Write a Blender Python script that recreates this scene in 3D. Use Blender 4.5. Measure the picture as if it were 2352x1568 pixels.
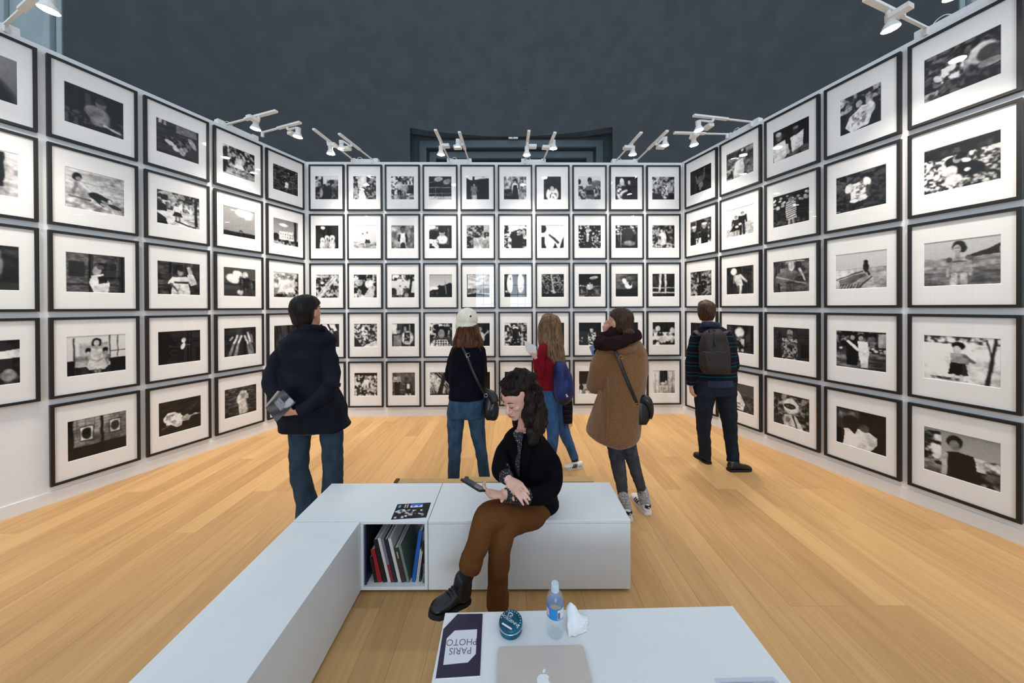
import bpy, bmesh, math, random
import numpy as np
from mathutils import Vector, Matrix, Euler, noise
for o in list(bpy.data.objects): bpy.data.objects.remove(o, do_unlink=True)
scn = bpy.context.scene
COL = scn.collection
# ---------------------------------------------------------------- camera (fitted to the picture frames on the three walls)
F, CX, CY, PITCH, ROLL, EYE = 732.0, 1176.0, 707.66, 0.0037, -0.0046, 1.72
cam_d = bpy.data.cameras.new('camera'); cam = bpy.data.objects.new('camera', cam_d); COL.objects.link(cam)
cam_d.sensor_width = 36.0; cam_d.lens = 36.0 * F / 2352.0
cam_d.shift_y = (CY - 784.0) / 2352.0
cam_d.clip_start = 0.05; cam_d.clip_end = 200
CAM_M = (Matrix.Rotation(math.pi / 2 - PITCH, 3, 'X') @ Matrix.Rotation(ROLL, 3, 'Z'))
cam.location = (0, 0, EYE); cam.rotation_euler = CAM_M.to_euler()
scn.camera = cam
# ---------------------------------------------------------------- world, exposure
world = bpy.data.worlds.new('hall_daylight'); scn.world = world; world.use_nodes = True
bg = world.node_tree.nodes['Background']; bg.inputs[0].default_value = (0.74, 0.875, 1.0, 1); bg.inputs[1].default_value = 0.80
scn.view_settings.view_transform = 'Standard'; scn.view_settings.look = 'None'
scn.view_settings.exposure = 0.33; scn.view_settings.gamma = 1.0; scn.view_settings.use_curve_mapping = False
scn.cycles.max_bounces = 6; scn.cycles.diffuse_bounces = 3; scn.cycles.glossy_bounces = 3; scn.cycles.transparent_max_bounces = 8
scn.cycles.caustics_reflective = False; scn.cycles.adaptive_threshold = 0.045
SPOT_W = 84.0
def ray(px, py):                       # pixel of the 2352 x 1568 photograph -> direction
    d = CAM_M @ Vector(((px - CX) / F, -(py - CY) / F, -1.0))
    return d
def at(px, py, Y):                     # point at depth Y on that direction
    d = ray(px, py); s = Y / d.y
    return Vector((d.x * s, Y, EYE + d.z * s))
def on_z(px, py, z):                   # where that direction meets a horizontal plane
    d = ray(px, py); s = (z - EYE) / d.z
    return Vector((d.x * s, d.y * s, z))
# ---------------------------------------------------------------- materials
def lin(c):
    return tuple((v / 12.92 if v <= 0.04045 else ((v + 0.055) / 1.055) ** 2.4) for v in c)
def rgb(r, g, b): return lin((r / 255, g / 255, b / 255))
MATS = {}
def mat(name, col, rough=0.6, metal=0.0, var=0.0, vscale=8.0, bump=0.0, bscale=60.0, stretch=(1, 1, 1), spec=0.5, emit=None, coat=0.0, col2=None, sheen=0.0):
    if name in MATS: return MATS[name]
    m = bpy.data.materials.new(name); m.use_nodes = True
    nt = m.node_tree; N = nt.nodes; L = nt.links; b = N['Principled BSDF']
    b.inputs['Base Color'].default_value = (*col, 1); b.inputs['Roughness'].default_value = rough
    b.inputs['Metallic'].default_value = metal; b.inputs['Specular IOR Level'].default_value = spec
    if coat: b.inputs['Coat Weight'].default_value = coat; b.inputs['Coat Roughness'].default_value = 0.08
    if sheen: b.inputs['Sheen Weight'].default_value = sheen; b.inputs['Sheen Roughness'].default_value = 0.5
    if emit: b.inputs['Emission Color'].default_value = (*emit[0], 1); b.inputs['Emission Strength'].default_value = emit[1]
    if var or bump or col2:
        tc = N.new('ShaderNodeTexCoord'); mp = N.new('ShaderNodeMapping'); mp.inputs['Scale'].default_value = stretch
        L.new(tc.outputs['Object'], mp.inputs['Vector'])
    if var or col2:
        n = N.new('ShaderNodeTexNoise'); n.inputs['Scale'].default_value = vscale; n.inputs['Detail'].default_value = 5
        L.new(mp.outputs[0], n.inputs['Vector'])
        r = N.new('ShaderNodeValToRGB')
        c2 = col2 if col2 else tuple(min(1, c * (1 + var)) for c in col)
        r.color_ramp.elements[0].position = 0.35; r.color_ramp.elements[1].position = 0.65
        r.color_ramp.elements[0].color = (*(col if col2 else tuple(c * (1 - var) for c in col)), 1); r.color_ramp.elements[1].color = (*c2, 1)
        L.new(n.outputs['Fac'], r.inputs[0]); L.new(r.outputs[0], b.inputs['Base Color'])
    if bump:
        n2 = N.new('ShaderNodeTexNoise'); n2.inputs['Scale'].default_value = bscale; n2.inputs['Detail'].default_value = 4
        L.new(mp.outputs[0], n2.inputs['Vector'])
        bp = N.new('ShaderNodeBump'); bp.inputs['Strength'].default_value = bump; bp.inputs['Distance'].default_value = 0.004
        L.new(n2.outputs['Fac'], bp.inputs['Height']); L.new(bp.outputs[0], b.inputs['Normal'])
    MATS[name] = m; return m
M_WALL = mat('white_paint', (0.80, 0.80, 0.81), 0.65, var=0.015, vscale=3, bump=0.04, bscale=180)
M_BASE = mat('white_skirting', (0.80, 0.80, 0.80), 0.4, var=0.02, vscale=3)
M_FRAME = mat('black_frame_wood', (0.006, 0.0055, 0.0055), 0.5, var=0.3, vscale=30, stretch=(1, 1, 12))
M_MAT = mat('ivory_mat_board', (0.82, 0.805, 0.785), 0.8, var=0.012, vscale=5)
M_APSE = mat('slate_plaster', (0.058, 0.066, 0.070), 0.9, var=0.10, vscale=2.5, bump=0.35, bscale=30)
M_TRIM = mat('blue_grey_moulding', (0.085, 0.11, 0.125), 0.6, var=0.08, vscale=4)
M_PALE = mat('pale_blue_grey_stone', (0.30, 0.355, 0.37), 0.8, var=0.08, vscale=1.5, bump=0.1, bscale=20)
M_DARK = mat('dark_door', (0.008, 0.007, 0.010), 0.6, var=0.2, vscale=4)
M_WHITEM = mat('white_lacquer_metal', (0.80, 0.79, 0.77), 0.35, var=0.02, vscale=20)
M_BENCH = mat('white_laminate', (0.78, 0.80, 0.81), 0.42, var=0.018, vscale=4, bump=0.03, bscale=90)
def glass_mat():
    m = bpy.data.materials.new('picture_glass'); m.use_nodes = True; N = m.node_tree.nodes; L = m.node_tree.links
    N.remove(N['Principled BSDF']); out = N['Material Output']
    tr = N.new('ShaderNodeBsdfTransparent'); gl = N.new('ShaderNodeBsdfGlossy'); gl.inputs['Roughness'].default_value = 0.0
    mx = N.new('ShaderNodeMixShader'); mx.inputs[0].default_value = 0.024; L.new(tr.outputs[0], mx.inputs[1]); L.new(gl.outputs[0], mx.inputs[2])
    L.new(mx.outputs[0], out.inputs[0]); return m
M_GLASS = glass_mat()
def print_mat():
    m = bpy.data.materials.new('silver_gelatin_print'); m.use_nodes = True; N = m.node_tree.nodes; L = m.node_tree.links
    b = N['Principled BSDF']; a = N.new('ShaderNodeAttribute'); a.attribute_name = 'tone'
    L.new(a.outputs['Color'], b.inputs['Base Color']); b.inputs['Roughness'].default_value = 0.55; b.inputs['Specular IOR Level'].default_value = 0.25
    return m
M_PRINT = print_mat()
def oak_mat():
    m = bpy.data.materials.new('oiled_oak'); m.use_nodes = True; N = m.node_tree.nodes; L = m.node_tree.links
    b = N['Principled BSDF']; tc = N.new('ShaderNodeTexCoord'); oi = N.new('ShaderNodeObjectInfo')
    add = N.new('ShaderNodeVectorMath'); add.operation = 'ADD'
    mul = N.new('ShaderNodeVectorMath'); mul.operation = 'SCALE'; mul.inputs['Scale'].default_value = 37.0
    cmb = N.new('ShaderNodeCombineXYZ'); L.new(oi.outputs['Random'], cmb.inputs[0]); L.new(oi.outputs['Random'], cmb.inputs[1])
    L.new(cmb.outputs[0], mul.inputs[0]); L.new(tc.outputs['Object'], add.inputs[0]); L.new(mul.outputs[0], add.inputs[1])
    mp = N.new('ShaderNodeMapping'); mp.inputs['Scale'].default_value = (26, 1.6, 1); L.new(add.outputs[0], mp.inputs[0])
    n1 = N.new('ShaderNodeTexNoise'); n1.inputs['Scale'].default_value = 1.0; n1.inputs['Detail'].default_value = 6; n1.inputs['Distortion'].default_value = 0.8
    L.new(mp.outputs[0], n1.inputs['Vector'])
    mp2 = N.new('ShaderNodeMapping'); mp2.inputs['Scale'].default_value = (5, 0.9, 1); L.new(add.outputs[0], mp2.inputs[0])
    n2 = N.new('ShaderNodeTexNoise'); n2.inputs['Scale'].default_value = 1.0; n2.inputs['Detail'].default_value = 3; L.new(mp2.outputs[0], n2.inputs['Vector'])
    mixf = N.new('ShaderNodeMath'); mixf.operation = 'ADD'
    h1 = N.new('ShaderNodeMath'); h1.operation = 'MULTIPLY'; h1.inputs[1].default_value = 0.45; L.new(n1.outputs['Fac'], h1.inputs[0])
    h2 = N.new('ShaderNodeMath'); h2.operation = 'MULTIPLY'; h2.inputs[1].default_value = 0.30; L.new(n2.outputs['Fac'], h2.inputs[0])
    L.new(h1.outputs[0], mixf.inputs[0]); L.new(h2.outputs[0], mixf.inputs[1])
    h3 = N.new('ShaderNodeMath'); h3.operation = 'MULTIPLY_ADD'; h3.inputs[1].default_value = 0.25; L.new(oi.outputs['Random'], h3.inputs[0]); L.new(mixf.outputs[0], h3.inputs[2])
    r = N.new('ShaderNodeValToRGB'); L.new(h3.outputs[0], r.inputs[0])
    e = r.color_ramp.elements; e[0].position = 0.28; e[0].color = (*OAK_D, 1); e[1].position = 0.68; e[1].color = (*OAK_L, 1)
    L.new(r.outputs[0], b.inputs['Base Color']); b.inputs['Roughness'].default_value = 0.42; b.inputs['Specular IOR Level'].default_value = 0.4
    bp = N.new('ShaderNodeBump'); bp.inputs['Strength'].default_value = 0.08; bp.inputs['Distance'].default_value = 0.002
    L.new(n1.outputs['Fac'], bp.inputs['Height']); L.new(bp.outputs[0], b.inputs['Normal'])
    return m
OAK_D, OAK_L = (0.44, 0.235, 0.088), (0.65, 0.385, 0.158)
M_OAK = oak_mat()
# ---------------------------------------------------------------- object helpers
def link(o, parent=None):
    COL.objects.link(o)
    if parent is not None: o.parent = parent
    return o
def mesh(name, V, Fc, m=None, smooth=False):
    me = bpy.data.meshes.new(name); me.from_pydata([tuple(v) for v in V], [], Fc); me.validate()
    if m: me.materials.append(m)
    if smooth: me.polygons.foreach_set('use_smooth', [True] * len(me.polygons))
    me.update(); return me
def obj(name, me, parent=None, loc=None, rot=None):
    o = bpy.data.objects.new(name, me); link(o, parent)
    if loc is not None: o.location = loc
    if rot is not None: o.rotation_euler = rot
    return o
def thing(name, label, cat, loc=(0, 0, 0), rz=0.0, group=None):
    o = bpy.data.objects.new(name, None); o.empty_display_size = 0.1; link(o); o.location = loc; o.rotation_euler = (0, 0, rz)
    tag(o, label, cat, group); return o
def tag(o, label, cat, group=None):
    o['label'] = label; o['category'] = cat
    if group: o['group'] = group
    return o
def struct(o): o['kind'] = 'structure'; return o
def box_vf(x0, x1, y0, y1, z0, z1):
    V = [(x0, y0, z0), (x1, y0, z0), (x1, y1, z0), (x0, y1, z0), (x0, y0, z1), (x1, y0, z1), (x1, y1, z1), (x0, y1, z1)]
    return V, [(0, 3, 2, 1), (4, 5, 6, 7), (0, 1, 5, 4), (1, 2, 6, 5), (2, 3, 7, 6), (3, 0, 4, 7)]
def join(parts):
    V, Fc = [], []
    for v, f in parts:
        k = len(V); V += list(v); Fc += [tuple(i + k for i in q) for q in f]
    return V, Fc
def bevel(me, w=0.003, seg=2):
    bm = bmesh.new(); bm.from_mesh(me)
    es = [e for e in bm.edges if len(e.link_faces) == 2 and e.calc_face_angle(0) > 0.6]
    bmesh.ops.bevel(bm, geom=es, offset=w, segments=seg, affect='EDGES', profile=0.5); bm.to_mesh(me); bm.free(); return me
def bbox(name, x0, x1, y0, y1, z0, z1, m, parent=None, bev=0.0, loc=None, rot=None):
    me = mesh(name, *box_vf(x0, x1, y0, y1, z0, z1), m)
    if bev: bevel(me, bev)
    return obj(name, me, parent, loc, rot)
def xf(VF, loc=(0, 0, 0), R=None):
    V, Fc = VF; loc = Vector(loc)
    return [((R @ Vector(v)) if R is not None else Vector(v)) + loc for v in V], Fc
# ---------------------------------------------------------------- the setting: floor, booth walls, hall
WALL_TOP = 4.02
fw, fh, py_, ftop = 0.5455, 0.72, 0.773, 3.965
FD = 0.035                                            # frame depth in front of the wall
aL, aB, aR = 0.3713, 0.0158, 0.3161
WALLS = {  # first frame corner (front face, image-left end), unit direction to image right, pitch, columns
    'L': dict(o=Vector((-3.2162, 4.961)), t=Vector((math.sin(aL), math.cos(aL))), p=0.5927),
    'B': dict(o=Vector((-3.1722, 4.9899)), t=Vector((math.cos(aB), math.sin(aB))), p=0.5916),
    'R': dict(o=Vector((2.7214, 5.0187)), t=Vector((math.sin(aR), -math.cos(aR))), p=0.5881)}
for w in WALLS.values():
    w['n'] = Vector((w['t'].y, -w['t'].x)); w['rz'] = math.atan2(w['t'].y, w['t'].x); w['wo'] = w['o'] - w['n'] * FD
def isect(a, b):
    A = Matrix(((a['t'].x, -b['t'].x), (a['t'].y, -b['t'].y))); s = A.inverted() @ (b['wo'] - a['wo']); return a['wo'] + a['t'] * s.x
CL, CR = isect(WALLS['L'], WALLS['B']), isect(WALLS['R'], WALLS['B'])
NL, NR = CL - WALLS['L']['t'] * 5.6, CR + WALLS['R']['t'] * 5.6
def wall_strip(name, a, b, n, z0, z1, th, m, front=0.0):
    V = []
    for z in (z0, z1):
        for p in (a + n * front, b + n * front, b - n * th, a - n * th): V.append((p.x, p.y, z))
    return struct(obj(name, mesh(name, V, [(0, 1, 2, 3)[::-1], (4, 5, 6, 7), (0, 1, 5, 4), (1, 2, 6, 5), (2, 3, 7, 6), (3, 0, 4, 7)], m)))
for nm, a, b, k in (('left', NL, CL, 'L'), ('back', CL, CR, 'B'), ('right', CR, NR, 'R')):
    w = WALLS[k]
    wall_strip('wall_' + nm, a, b, w['n'], 0.0, WALL_TOP, 0.09, M_WALL)
    wall_strip('baseboard_' + nm, a, b, w['n'], 0.0, 0.105, 0.0, M_BASE, 0.012)
# floor: slab, oak planks laid towards the far wall
floor = struct(bbox('floor', -7.5, 7.5, -3.2, 5.6, -0.12, -0.012, M_OAK))
random.seed(4)
PW = 0.168
x = -5.3; joints = [0.62, 2.44, 4.26]; row = 0
pl_cache = {}
while x < 5.0:
    off = (0.0, 0.0, 0.0, 0.55, 0.55, -0.62, -0.62, 0.28)[random.randrange(8)]
    ys = [-0.6] + sorted(j + off for j in joints if -0.4 < j + off < 5.0) + [5.12]
    for y0, y1 in zip(ys[:-1], ys[1:]):
        key = round(y1 - y0, 3)
        if key not in pl_cache:
            g = 0.0003; pl_cache[key] = bevel(mesh('plank', *box_vf(g, PW - g, g, key - g, -0.012, 0.0), M_OAK), 0.0006, 1)
        if abs(x) < 5.3: obj('plank', pl_cache[key], floor, (x, y0, 0))
    x += PW; row += 1
# the hall behind: a curved slate-coloured apse with a tall doorway, paler flank walls
RA, YC, TH = 8.5, 0.94, math.radians(59.6)
def arc(a, r=RA): return (r * math.sin(a), YC + r * math.cos(a))
AD = math.asin(2.84 / RA); ZD = 6.76; ZH = 15.0
parts = []
def arc_wall(a0, a1, z0, z1, n):
    V, Fc = [], []
    for i in range(n + 1):
        a = a0 + (a1 - a0) * i / n
        for r in (RA, RA + 0.3):
            p = arc(a, r); V += [(p[0], p[1], z0), (p[0], p[1], z1)]
    for i in range(n):
        k = i * 4
        Fc += [(k, k + 4, k + 5, k + 1), (k + 2, k + 3, k + 7, k + 6), (k, k + 2, k + 6, k + 4), (k + 1, k + 5, k + 7, k + 3)]
    Fc += [(0, 1, 3, 2), (4 * n, 4 * n + 2, 4 * n + 3, 4 * n + 1)]
    return V, Fc
V, Fc = join([arc_wall(-TH, -AD, 0, ZH, 20), arc_wall(AD, TH, 0, ZH, 20), arc_wall(-AD, AD, ZD, ZH, 16)])
struct(obj('wall_apse', mesh('wall_apse', V, Fc, M_APSE, False)))
door = struct(bbox('door_1', -3.0, 3.0, 10.02, 10.1, 0, 6.95, M_DARK))
def ring(x, ztop, w, y0, y1):       # an upturned U of moulding
    return join([box_vf(-x, -x + w, y0, y1, 0, ztop), box_vf(x - w, x, y0, y1, 0, ztop), box_vf(-x + w, x - w, y0, y1, ztop - w, ztop)])
for i, (xx, zt, ww, y0, y1, mm) in enumerate(((3.05, 7.0, 0.32, 9.56, 10.02, M_APSE), (2.73, 6.68, 0.20, 9.50, 10.02, M_TRIM), (2.53, 6.48, 0.05, 9.60, 10.02, M_DARK), (2.48, 6.43, 0.20, 9.66, 10.02, M_TRIM), (2.28, 6.23, 0.05, 9.78, 10.02, M_DARK), (2.23, 6.18, 0.12, 9.82, 10.02, M_TRIM))):
    o = obj('moulding', mesh('moulding', *ring(xx, zt, ww, y0, y1), mm), door)
pl = arc(TH)
for s, nm in ((-1, 'left'), (1, 'right')):
    o = struct(bbox('wall_flank_' + nm, min(s * 7.36, s * 13), max(s * 7.36, s * 13), 5.30, 5.6, 0, ZH, M_PALE))
    for k, (d, ww, pr) in enumerate(((0.02, 0.09, 0.05), (0.16, 0.12, 0.09), (0.95, 0.10, 0.06), (2.1, 0.5, 0.12))):
        bbox('pilaster_moulding', min(s * (7.36 + d), s * (7.36 + d + ww)), max(s * (7.36 + d), s * (7.36 + d + ww)), 5.30 - pr, 5.30, 0, ZH, M_PALE, o, 0.01)
    struct(bbox('wall_side_' + nm, min(s * 13, s * 13.3), max(s * 13, s * 13.3), -12, 5.6, 0, 4.8, M_PALE))
# ---------------------------------------------------------------- framed black-and-white prints
class Pic:
    """tones of one print on an n x n grid (flat picture content, painted as vertex tones)"""
    def __init__(s, n, seed):
        s.n = n; s.r = np.random.RandomState(seed); a = (np.arange(n) + 0.5) / n
        s.U, s.V = np.meshgrid(a, a); s.T = np.full((n, n), 0.3)
        w1, w2 = s.fbm(7, 7) - .5, s.fbm(7, 7) - .5; s.N = (s.fbm(5, 5) - .5) * .45 + (s.fbm(16, 16) - .5) * .38 + .22 * (.5 - s.U) + .15 * (.5 - s.V)
        s.U, s.V = s.U + w1 * .035, s.V + w2 * .035
    def vn(s, sx, sy):
        gx, gy = int(sx * 1.1) + 4, int(sy * 1.1) + 4; g = s.r.rand(gy, gx); x = np.clip(s.U + .03, 0, 1.08) * sx; y = np.clip(s.V + .03, 0, 1.08) * sy
        i, j = x.astype(int), y.astype(int); fx, fy = x - i, y - j; fx = fx * fx * (3 - 2 * fx); fy = fy * fy * (3 - 2 * fy)
        return (g[j, i] * (1 - fx) + g[j, i + 1] * fx) * (1 - fy) + (g[j + 1, i] * (1 - fx) + g[j + 1, i + 1] * fx) * fy
    def fbm(s, sx, sy, o=3):
        t, a = 0, 0.5
        for k in range(o): t = t + a * s.vn(sx * 2 ** k, sy * 2 ** k); a *= 0.5
        return t / (1 - 0.5 ** o)
    def mix(s, m, tone): s.T = s.T * (1 - m) + tone * (1 + s.N) * m; return s
    def grad(s, a, b): s.T = a + (b - a) * s.V; return s
    def tex(s, lo, hi, sx, sy=None, y0=-1.0, y1=2.0, x0=-1.0, x1=2.0, c=1.6):
        t = np.clip((s.fbm(sx, sy or sx) - 0.5) * c * 1.6 + 0.5, 0, 1); m = ((s.V >= y0) & (s.V < y1) & (s.U >= x0) & (s.U < x1)) * 1.0
        return s.mix(m, lo + (hi - lo) * t)
    def leaves(s, lo=0.05, hi=0.75, k=13, **a): return s.tex(lo, hi, k, k, c=2.4, **a)
    def ell(s, x, y, a, b, t, rot=0, soft=0.25):
        c, q = math.cos(rot), math.sin(rot); dx, dy = s.U - x, s.V - y; u, v = (c * dx + q * dy) / a, (-q * dx + c * dy) / b
        d = np.sqrt(u * u + v * v); return s.mix(np.clip((1 - d) / soft + 0.5, 0, 1), t)
    def ring(s, x, y, a, b, w, t): 
        d = np.abs(np.hypot((s.U - x) / a, (s.V - y) / b) - 1); return s.mix(np.clip((w - d) / 0.1, 0, 1), t)
    def rect(s, x0, y0, x1, y1, t):
        e = 1.5 / s.n; f = lambda v, a, b: np.clip((v - a) / e + 0.5, 0, 1) * np.clip((b - v) / e + 0.5, 0, 1)
        return s.mix(f(s.U, x0, x1) * f(s.V, y0, y1), t)
    def line(s, x0, y0, x1, y1, w, t, w2=None):
        dx, dy = x1 - x0, y1 - y0; L = dx * dx + dy * dy + 1e-9; k = np.clip(((s.U - x0) * dx + (s.V - y0) * dy) / L, 0, 1)
        d = np.hypot(s.U - x0 - k * dx, s.V - y0 - k * dy); ww = w + ((w2 if w2 is not None else w) - w) * k
        return s.mix(np.clip((ww - d) / (1.5 / s.n) + 0.5, 0, 1), t)
    def poly(s, pts, t):
        ins = np.zeros_like(s.U, bool); q = pts[-1]
        for p in pts:
            c = ((p[1] > s.V) != (q[1] > s.V)); x = (q[0] - p[0]) * (s.V - p[1]) / ((q[1] - p[1]) or 1e-9) + p[0]; ins ^= c & (s.U < x); q = p
        return s.mix(ins * 1.0, t)
    def dots(s, n, a, t, y0=0, y1=1, x0=0, x1=1):
        for _ in range(n):
            k = s.r.uniform(0.6, 1.4); s.ell(s.r.uniform(x0, x1), s.r.uniform(y0, y1), a * k, a * k * s.r.uniform(0.6, 1), t * s.r.uniform(0.7, 1.1), 0, 0.5)
        return s
    def fig(s, x, y, h, top=0.8, low=0.2, skin=0.62, hair=0.06, w=1.0, skirt=0, leg=None, arm=None):
        """standing figure: crown at (x,y), height h"""
        q = h * w; leg = low if leg is None else leg; arm = top if arm is None else arm
        if skirt: s.poly([(x - .10 * q, y + .42 * h), (x + .10 * q, y + .42 * h), (x + .17 * q * skirt, y + .74 * h), (x - .17 * q * skirt, y + .74 * h)], low)
        for d in (-1, 1): s.line(x + d * .055 * q, y + .46 * h, x + d * .06 * q, y + .97 * h, .050 * q, leg if not skirt else skin * .9, .032 * q)
        if skirt: s.poly([(x - .10 * q, y + .42 * h), (x + .10 * q, y + .42 * h), (x + .15 * q * skirt, y + .72 * h), (x - .15 * q * skirt, y + .72 * h)], low)
        s.poly([(x - .12 * q, y + .17 * h), (x + .12 * q, y + .17 * h), (x + .10 * q, y + .5 * h), (x - .10 * q, y + .5 * h)], top)
        for d in (-1, 1): s.line(x + d * .12 * q, y + .19 * h, x + d * .155 * q, y + .44 * h, .038 * q, arm, .026 * q)
        s.ell(x, y + .065 * h, .062 * q, .066 * h, hair); s.ell(x, y + .09 * h, .047 * q, .062 * h, skin)
        return s
    def bust(s, x, y, h, top=0.6, skin=0.6, hair=0.05, w=1.0):
        q = h * w; s.poly([(x - .36 * q, y + .52 * h), (x + .36 * q, y + .52 * h), (x + .44 * q, y + 1.3 * h), (x - .44 * q, y + 1.3 * h)], top)
        s.line(x, y + .3 * h, x, y + .55 * h, .10 * q, skin * .85); s.ell(x, y + .20 * h, .20 * q, .23 * h, hair); s.ell(x, y + .27 * h, .155 * q, .20 * h, skin)
        return s
    def grain(s, a=0.03): s.T = s.T + (s.r.rand(s.n, s.n) - .5) * 2 * a; return s
# each entry: what the print shows, a painter
P = {}
def pic(k, desc, fn, size=(0.355, 0.360)): P[k] = (desc, fn, size)
# left wall, A nearest the camera ... E in the corner
pic('A1', 'a dark round hill under a grey sky', lambda p: p.grad(.50, .38).ell(.35, 1.1, .62, .72, .08).ell(.25, .95, .2, .3, .3).grain())
pic('A2', 'a pale wall with a tall dark doorway', lambda p: p.tex(.68, .80, 3, 9).rect(.30, 0, .42, .72, .75).rect(.62, .02, .82, .80, .07).rect(.52, .03, .62, .78, .66).grain())
pic('A3', 'a blurred pale figure in a dark room', lambda p: p.tex(.10, .30, 3, 6).ell(.66, .4, .13, .45, .45).ell(.42, .6, .06, .3, .65).rect(0, .76, 1, .82, .08).rect(.0, .82, 1, 1, .26).grain())
pic('A4', 'a white cloth over a dark shopfront', lambda p: p.tex(.06, .2, 6).poly([(.2, .3), (1, .22), (1, .4), (.2, .46)], .85).tex(.15, .42, 9, 9, y0=.72).rect(.1, .0, 1, .15, .12).ell(.85, .8, .1, .14, .6).grain())
pic('B1', 'a boy in a pale kimono seated in the dark', lambda p: p.tex(.03, .13, 4, 8).leaves(.05, .35, 14, y0=.62).rect(.33, .1, .42, .5, .26).ell(.57, .62, .19, .27, .50).ell(.44, .5, .12, .16, .42, .6).ell(.60, .27, .095, .13, .42).ell(.60, .20, .09, .07, .25).line(.66, .8, .93, .88, .03, .7).poly([(.3, .9), (.75, .84), (.8, 1), (.3, 1)], .07).grain())
pic('B2', 'a boy reclining on a bright beach', lambda p: p.tex(.58, .68, 2, 24).tex(.55, .80, 9, 12, y0=.60).line(.22, .36, .42, .60, .085, .56, .09).line(.18, .36, .13, .62, .03, .46).line(.26, .34, .40, .50, .03, .68).ell(.19, .19, .075, .10, .08).ell(.215, .235, .045, .06, .45).ell(.50, .60, .13, .09, .07, .25).line(.55, .60, .74, .66, .055, .10, .045).line(.74, .66, .80, .92, .035, .72).line(.50, .66, .62, .80, .05, .14, .04).line(.60, .78, .90, .88, .035, .66).line(.06, .70, .4, .74, .02, .38).ell(.82, .80, .12, .05, .22, .4).grain())
pic('B3', 'a woman in profile with a white kimono in a panelled room', lambda p: p.tex(.26, .38, 14, 30).rect(.03, .22, .30, .60, .10).rect(.36, 0, .44, 1, .13).rect(.52, .22, .84, .64, .12).rect(.88, .0, .97, 1, .12).rect(0, .78, 1, .82, .1).ell(.50, .42, .075, .11, .60).ell(.56, .33, .06, .06, .30).poly([(.42, .55), (.6, .5), (.72, .75), (.68, 1), (.44, 1), (.37, .75)], .80).poly([(.51, .58), (.66, .52), (.69, .74), (.52, .78)], .14).grain())
pic('B4', 'a woman in a pale apron dress seated before sliding screens', lambda p: p.grad(.76, .72).rect(0, .62, .14, 1, .05).rect(.72, .62, 1, 1, .05).rect(.10, .05, .125, .62, .08).rect(.70, .0, .72, .7, .08).rect(.845, .02, .86, .6, .1).rect(.72, .42, 1, .44, .2).rect(.20, .18, .68, .50, .58).tex(.42, .58, 4, 8, y0=.5, y1=.78, x0=.13, x1=.7).rect(.14, .80, .72, 1, .16).line(.16, .80, .16, 1, .012, .04).line(.38, .82, .38, 1, .012, .05).poly([(.38, .58), (.60, .58), (.68, .82), (.62, .90), (.36, .90), (.32, .80)], .76).poly([(.39, .36), (.58, .36), (.60, .60), (.38, .60)], .70).ell(.345, .38, .05, .065, .06).ell(.63, .38, .05, .065, .06).line(.345, .43, .36, .58, .024, .62).line(.36, .58, .50, .68, .022, .62).line(.63, .43, .62, .58, .024, .62).line(.62, .58, .50, .68, .022, .60).line(.46, .90, .47, 1, .025, .5).line(.53, .90, .52, 1, .025, .5).line(.49, .28, .49, .36, .022, .56).ell(.49, .17, .082, .105, .06).ell(.435, .22, .03, .06, .07).ell(.545, .22, .03, .06, .07).ell(.49, .20, .048, .078, .66).ell(.475, .185, .008, .006, .2).ell(.508, .185, .008, .006, .2).ell(.49, .235, .014, .006, .3).grain())
pic('B5', 'two round moons on a tiled wall', lambda p: p.tex(.42, .58, 3).mix(((np.mod(p.V * 12, 1) < .12) | (np.mod(p.U * 7, 1) < .07)) * .6, .22).rect(0, .0, .09, 1, .10).rect(.54, 0, .59, 1, .06).rect(0, .70, 1, 1, .10).rect(.19, .20, .42, .58, .12).rect(.205, .22, .405, .56, .80).ell(.305, .39, .085, .145, .12).rect(.69, .16, .90, .52, .12).rect(.705, .18, .885, .50, .80).ell(.795, .34, .075, .13, .28).grain())
pic('C1', 'a tabby cat crouching on a dark floor', lambda p: p.tex(.14, .26, 2, 20).rect(.05, .0, .12, .12, .6).rect(.16, .02, .22, .14, .5).rect(.45, .0, .95, .25, .44).ell(.50, .55, .32, .21, .19, .4).leaves(.08, .40, 16, x0=.25, x1=.8, y0=.42, y1=.72).ell(.30, .62, .13, .06, .70, .55).ell(.46, .74, .10, .10, .72, .4).ell(.60, .78, .08, .12, .70, -.2).ell(.66, .70, .06, .07, .5).ell(.84, .45, .07, .18, .62, -.5).ell(.64, .42, .06, .09, .10).ell(.50, .66, .05, .06, .12).poly([(.20, .44), (.28, .50), (.20, .56)], .3).grain())
pic('C2', 'a girl in a black skirt beside a parked car', lambda p: p.leaves(.08, .55, 10, y1=.28).tex(.25, .85, 11, 7, y0=.28, y1=.55, c=2.2).tex(.70, .86, 5, 12, y0=.55).poly([(0, .35), (.2, .42), (.24, .6), (0, .62)], .06).poly([(0, .66), (.2, .8), (.25, 1), (0, 1)], .05).rect(.88, .05, .95, .95, .12).fig(.47, .30, .56, .85, .05, .5, .05, 1.1, 1.2).line(.42, .86, .9, .98, .02, .2).grain())
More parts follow.
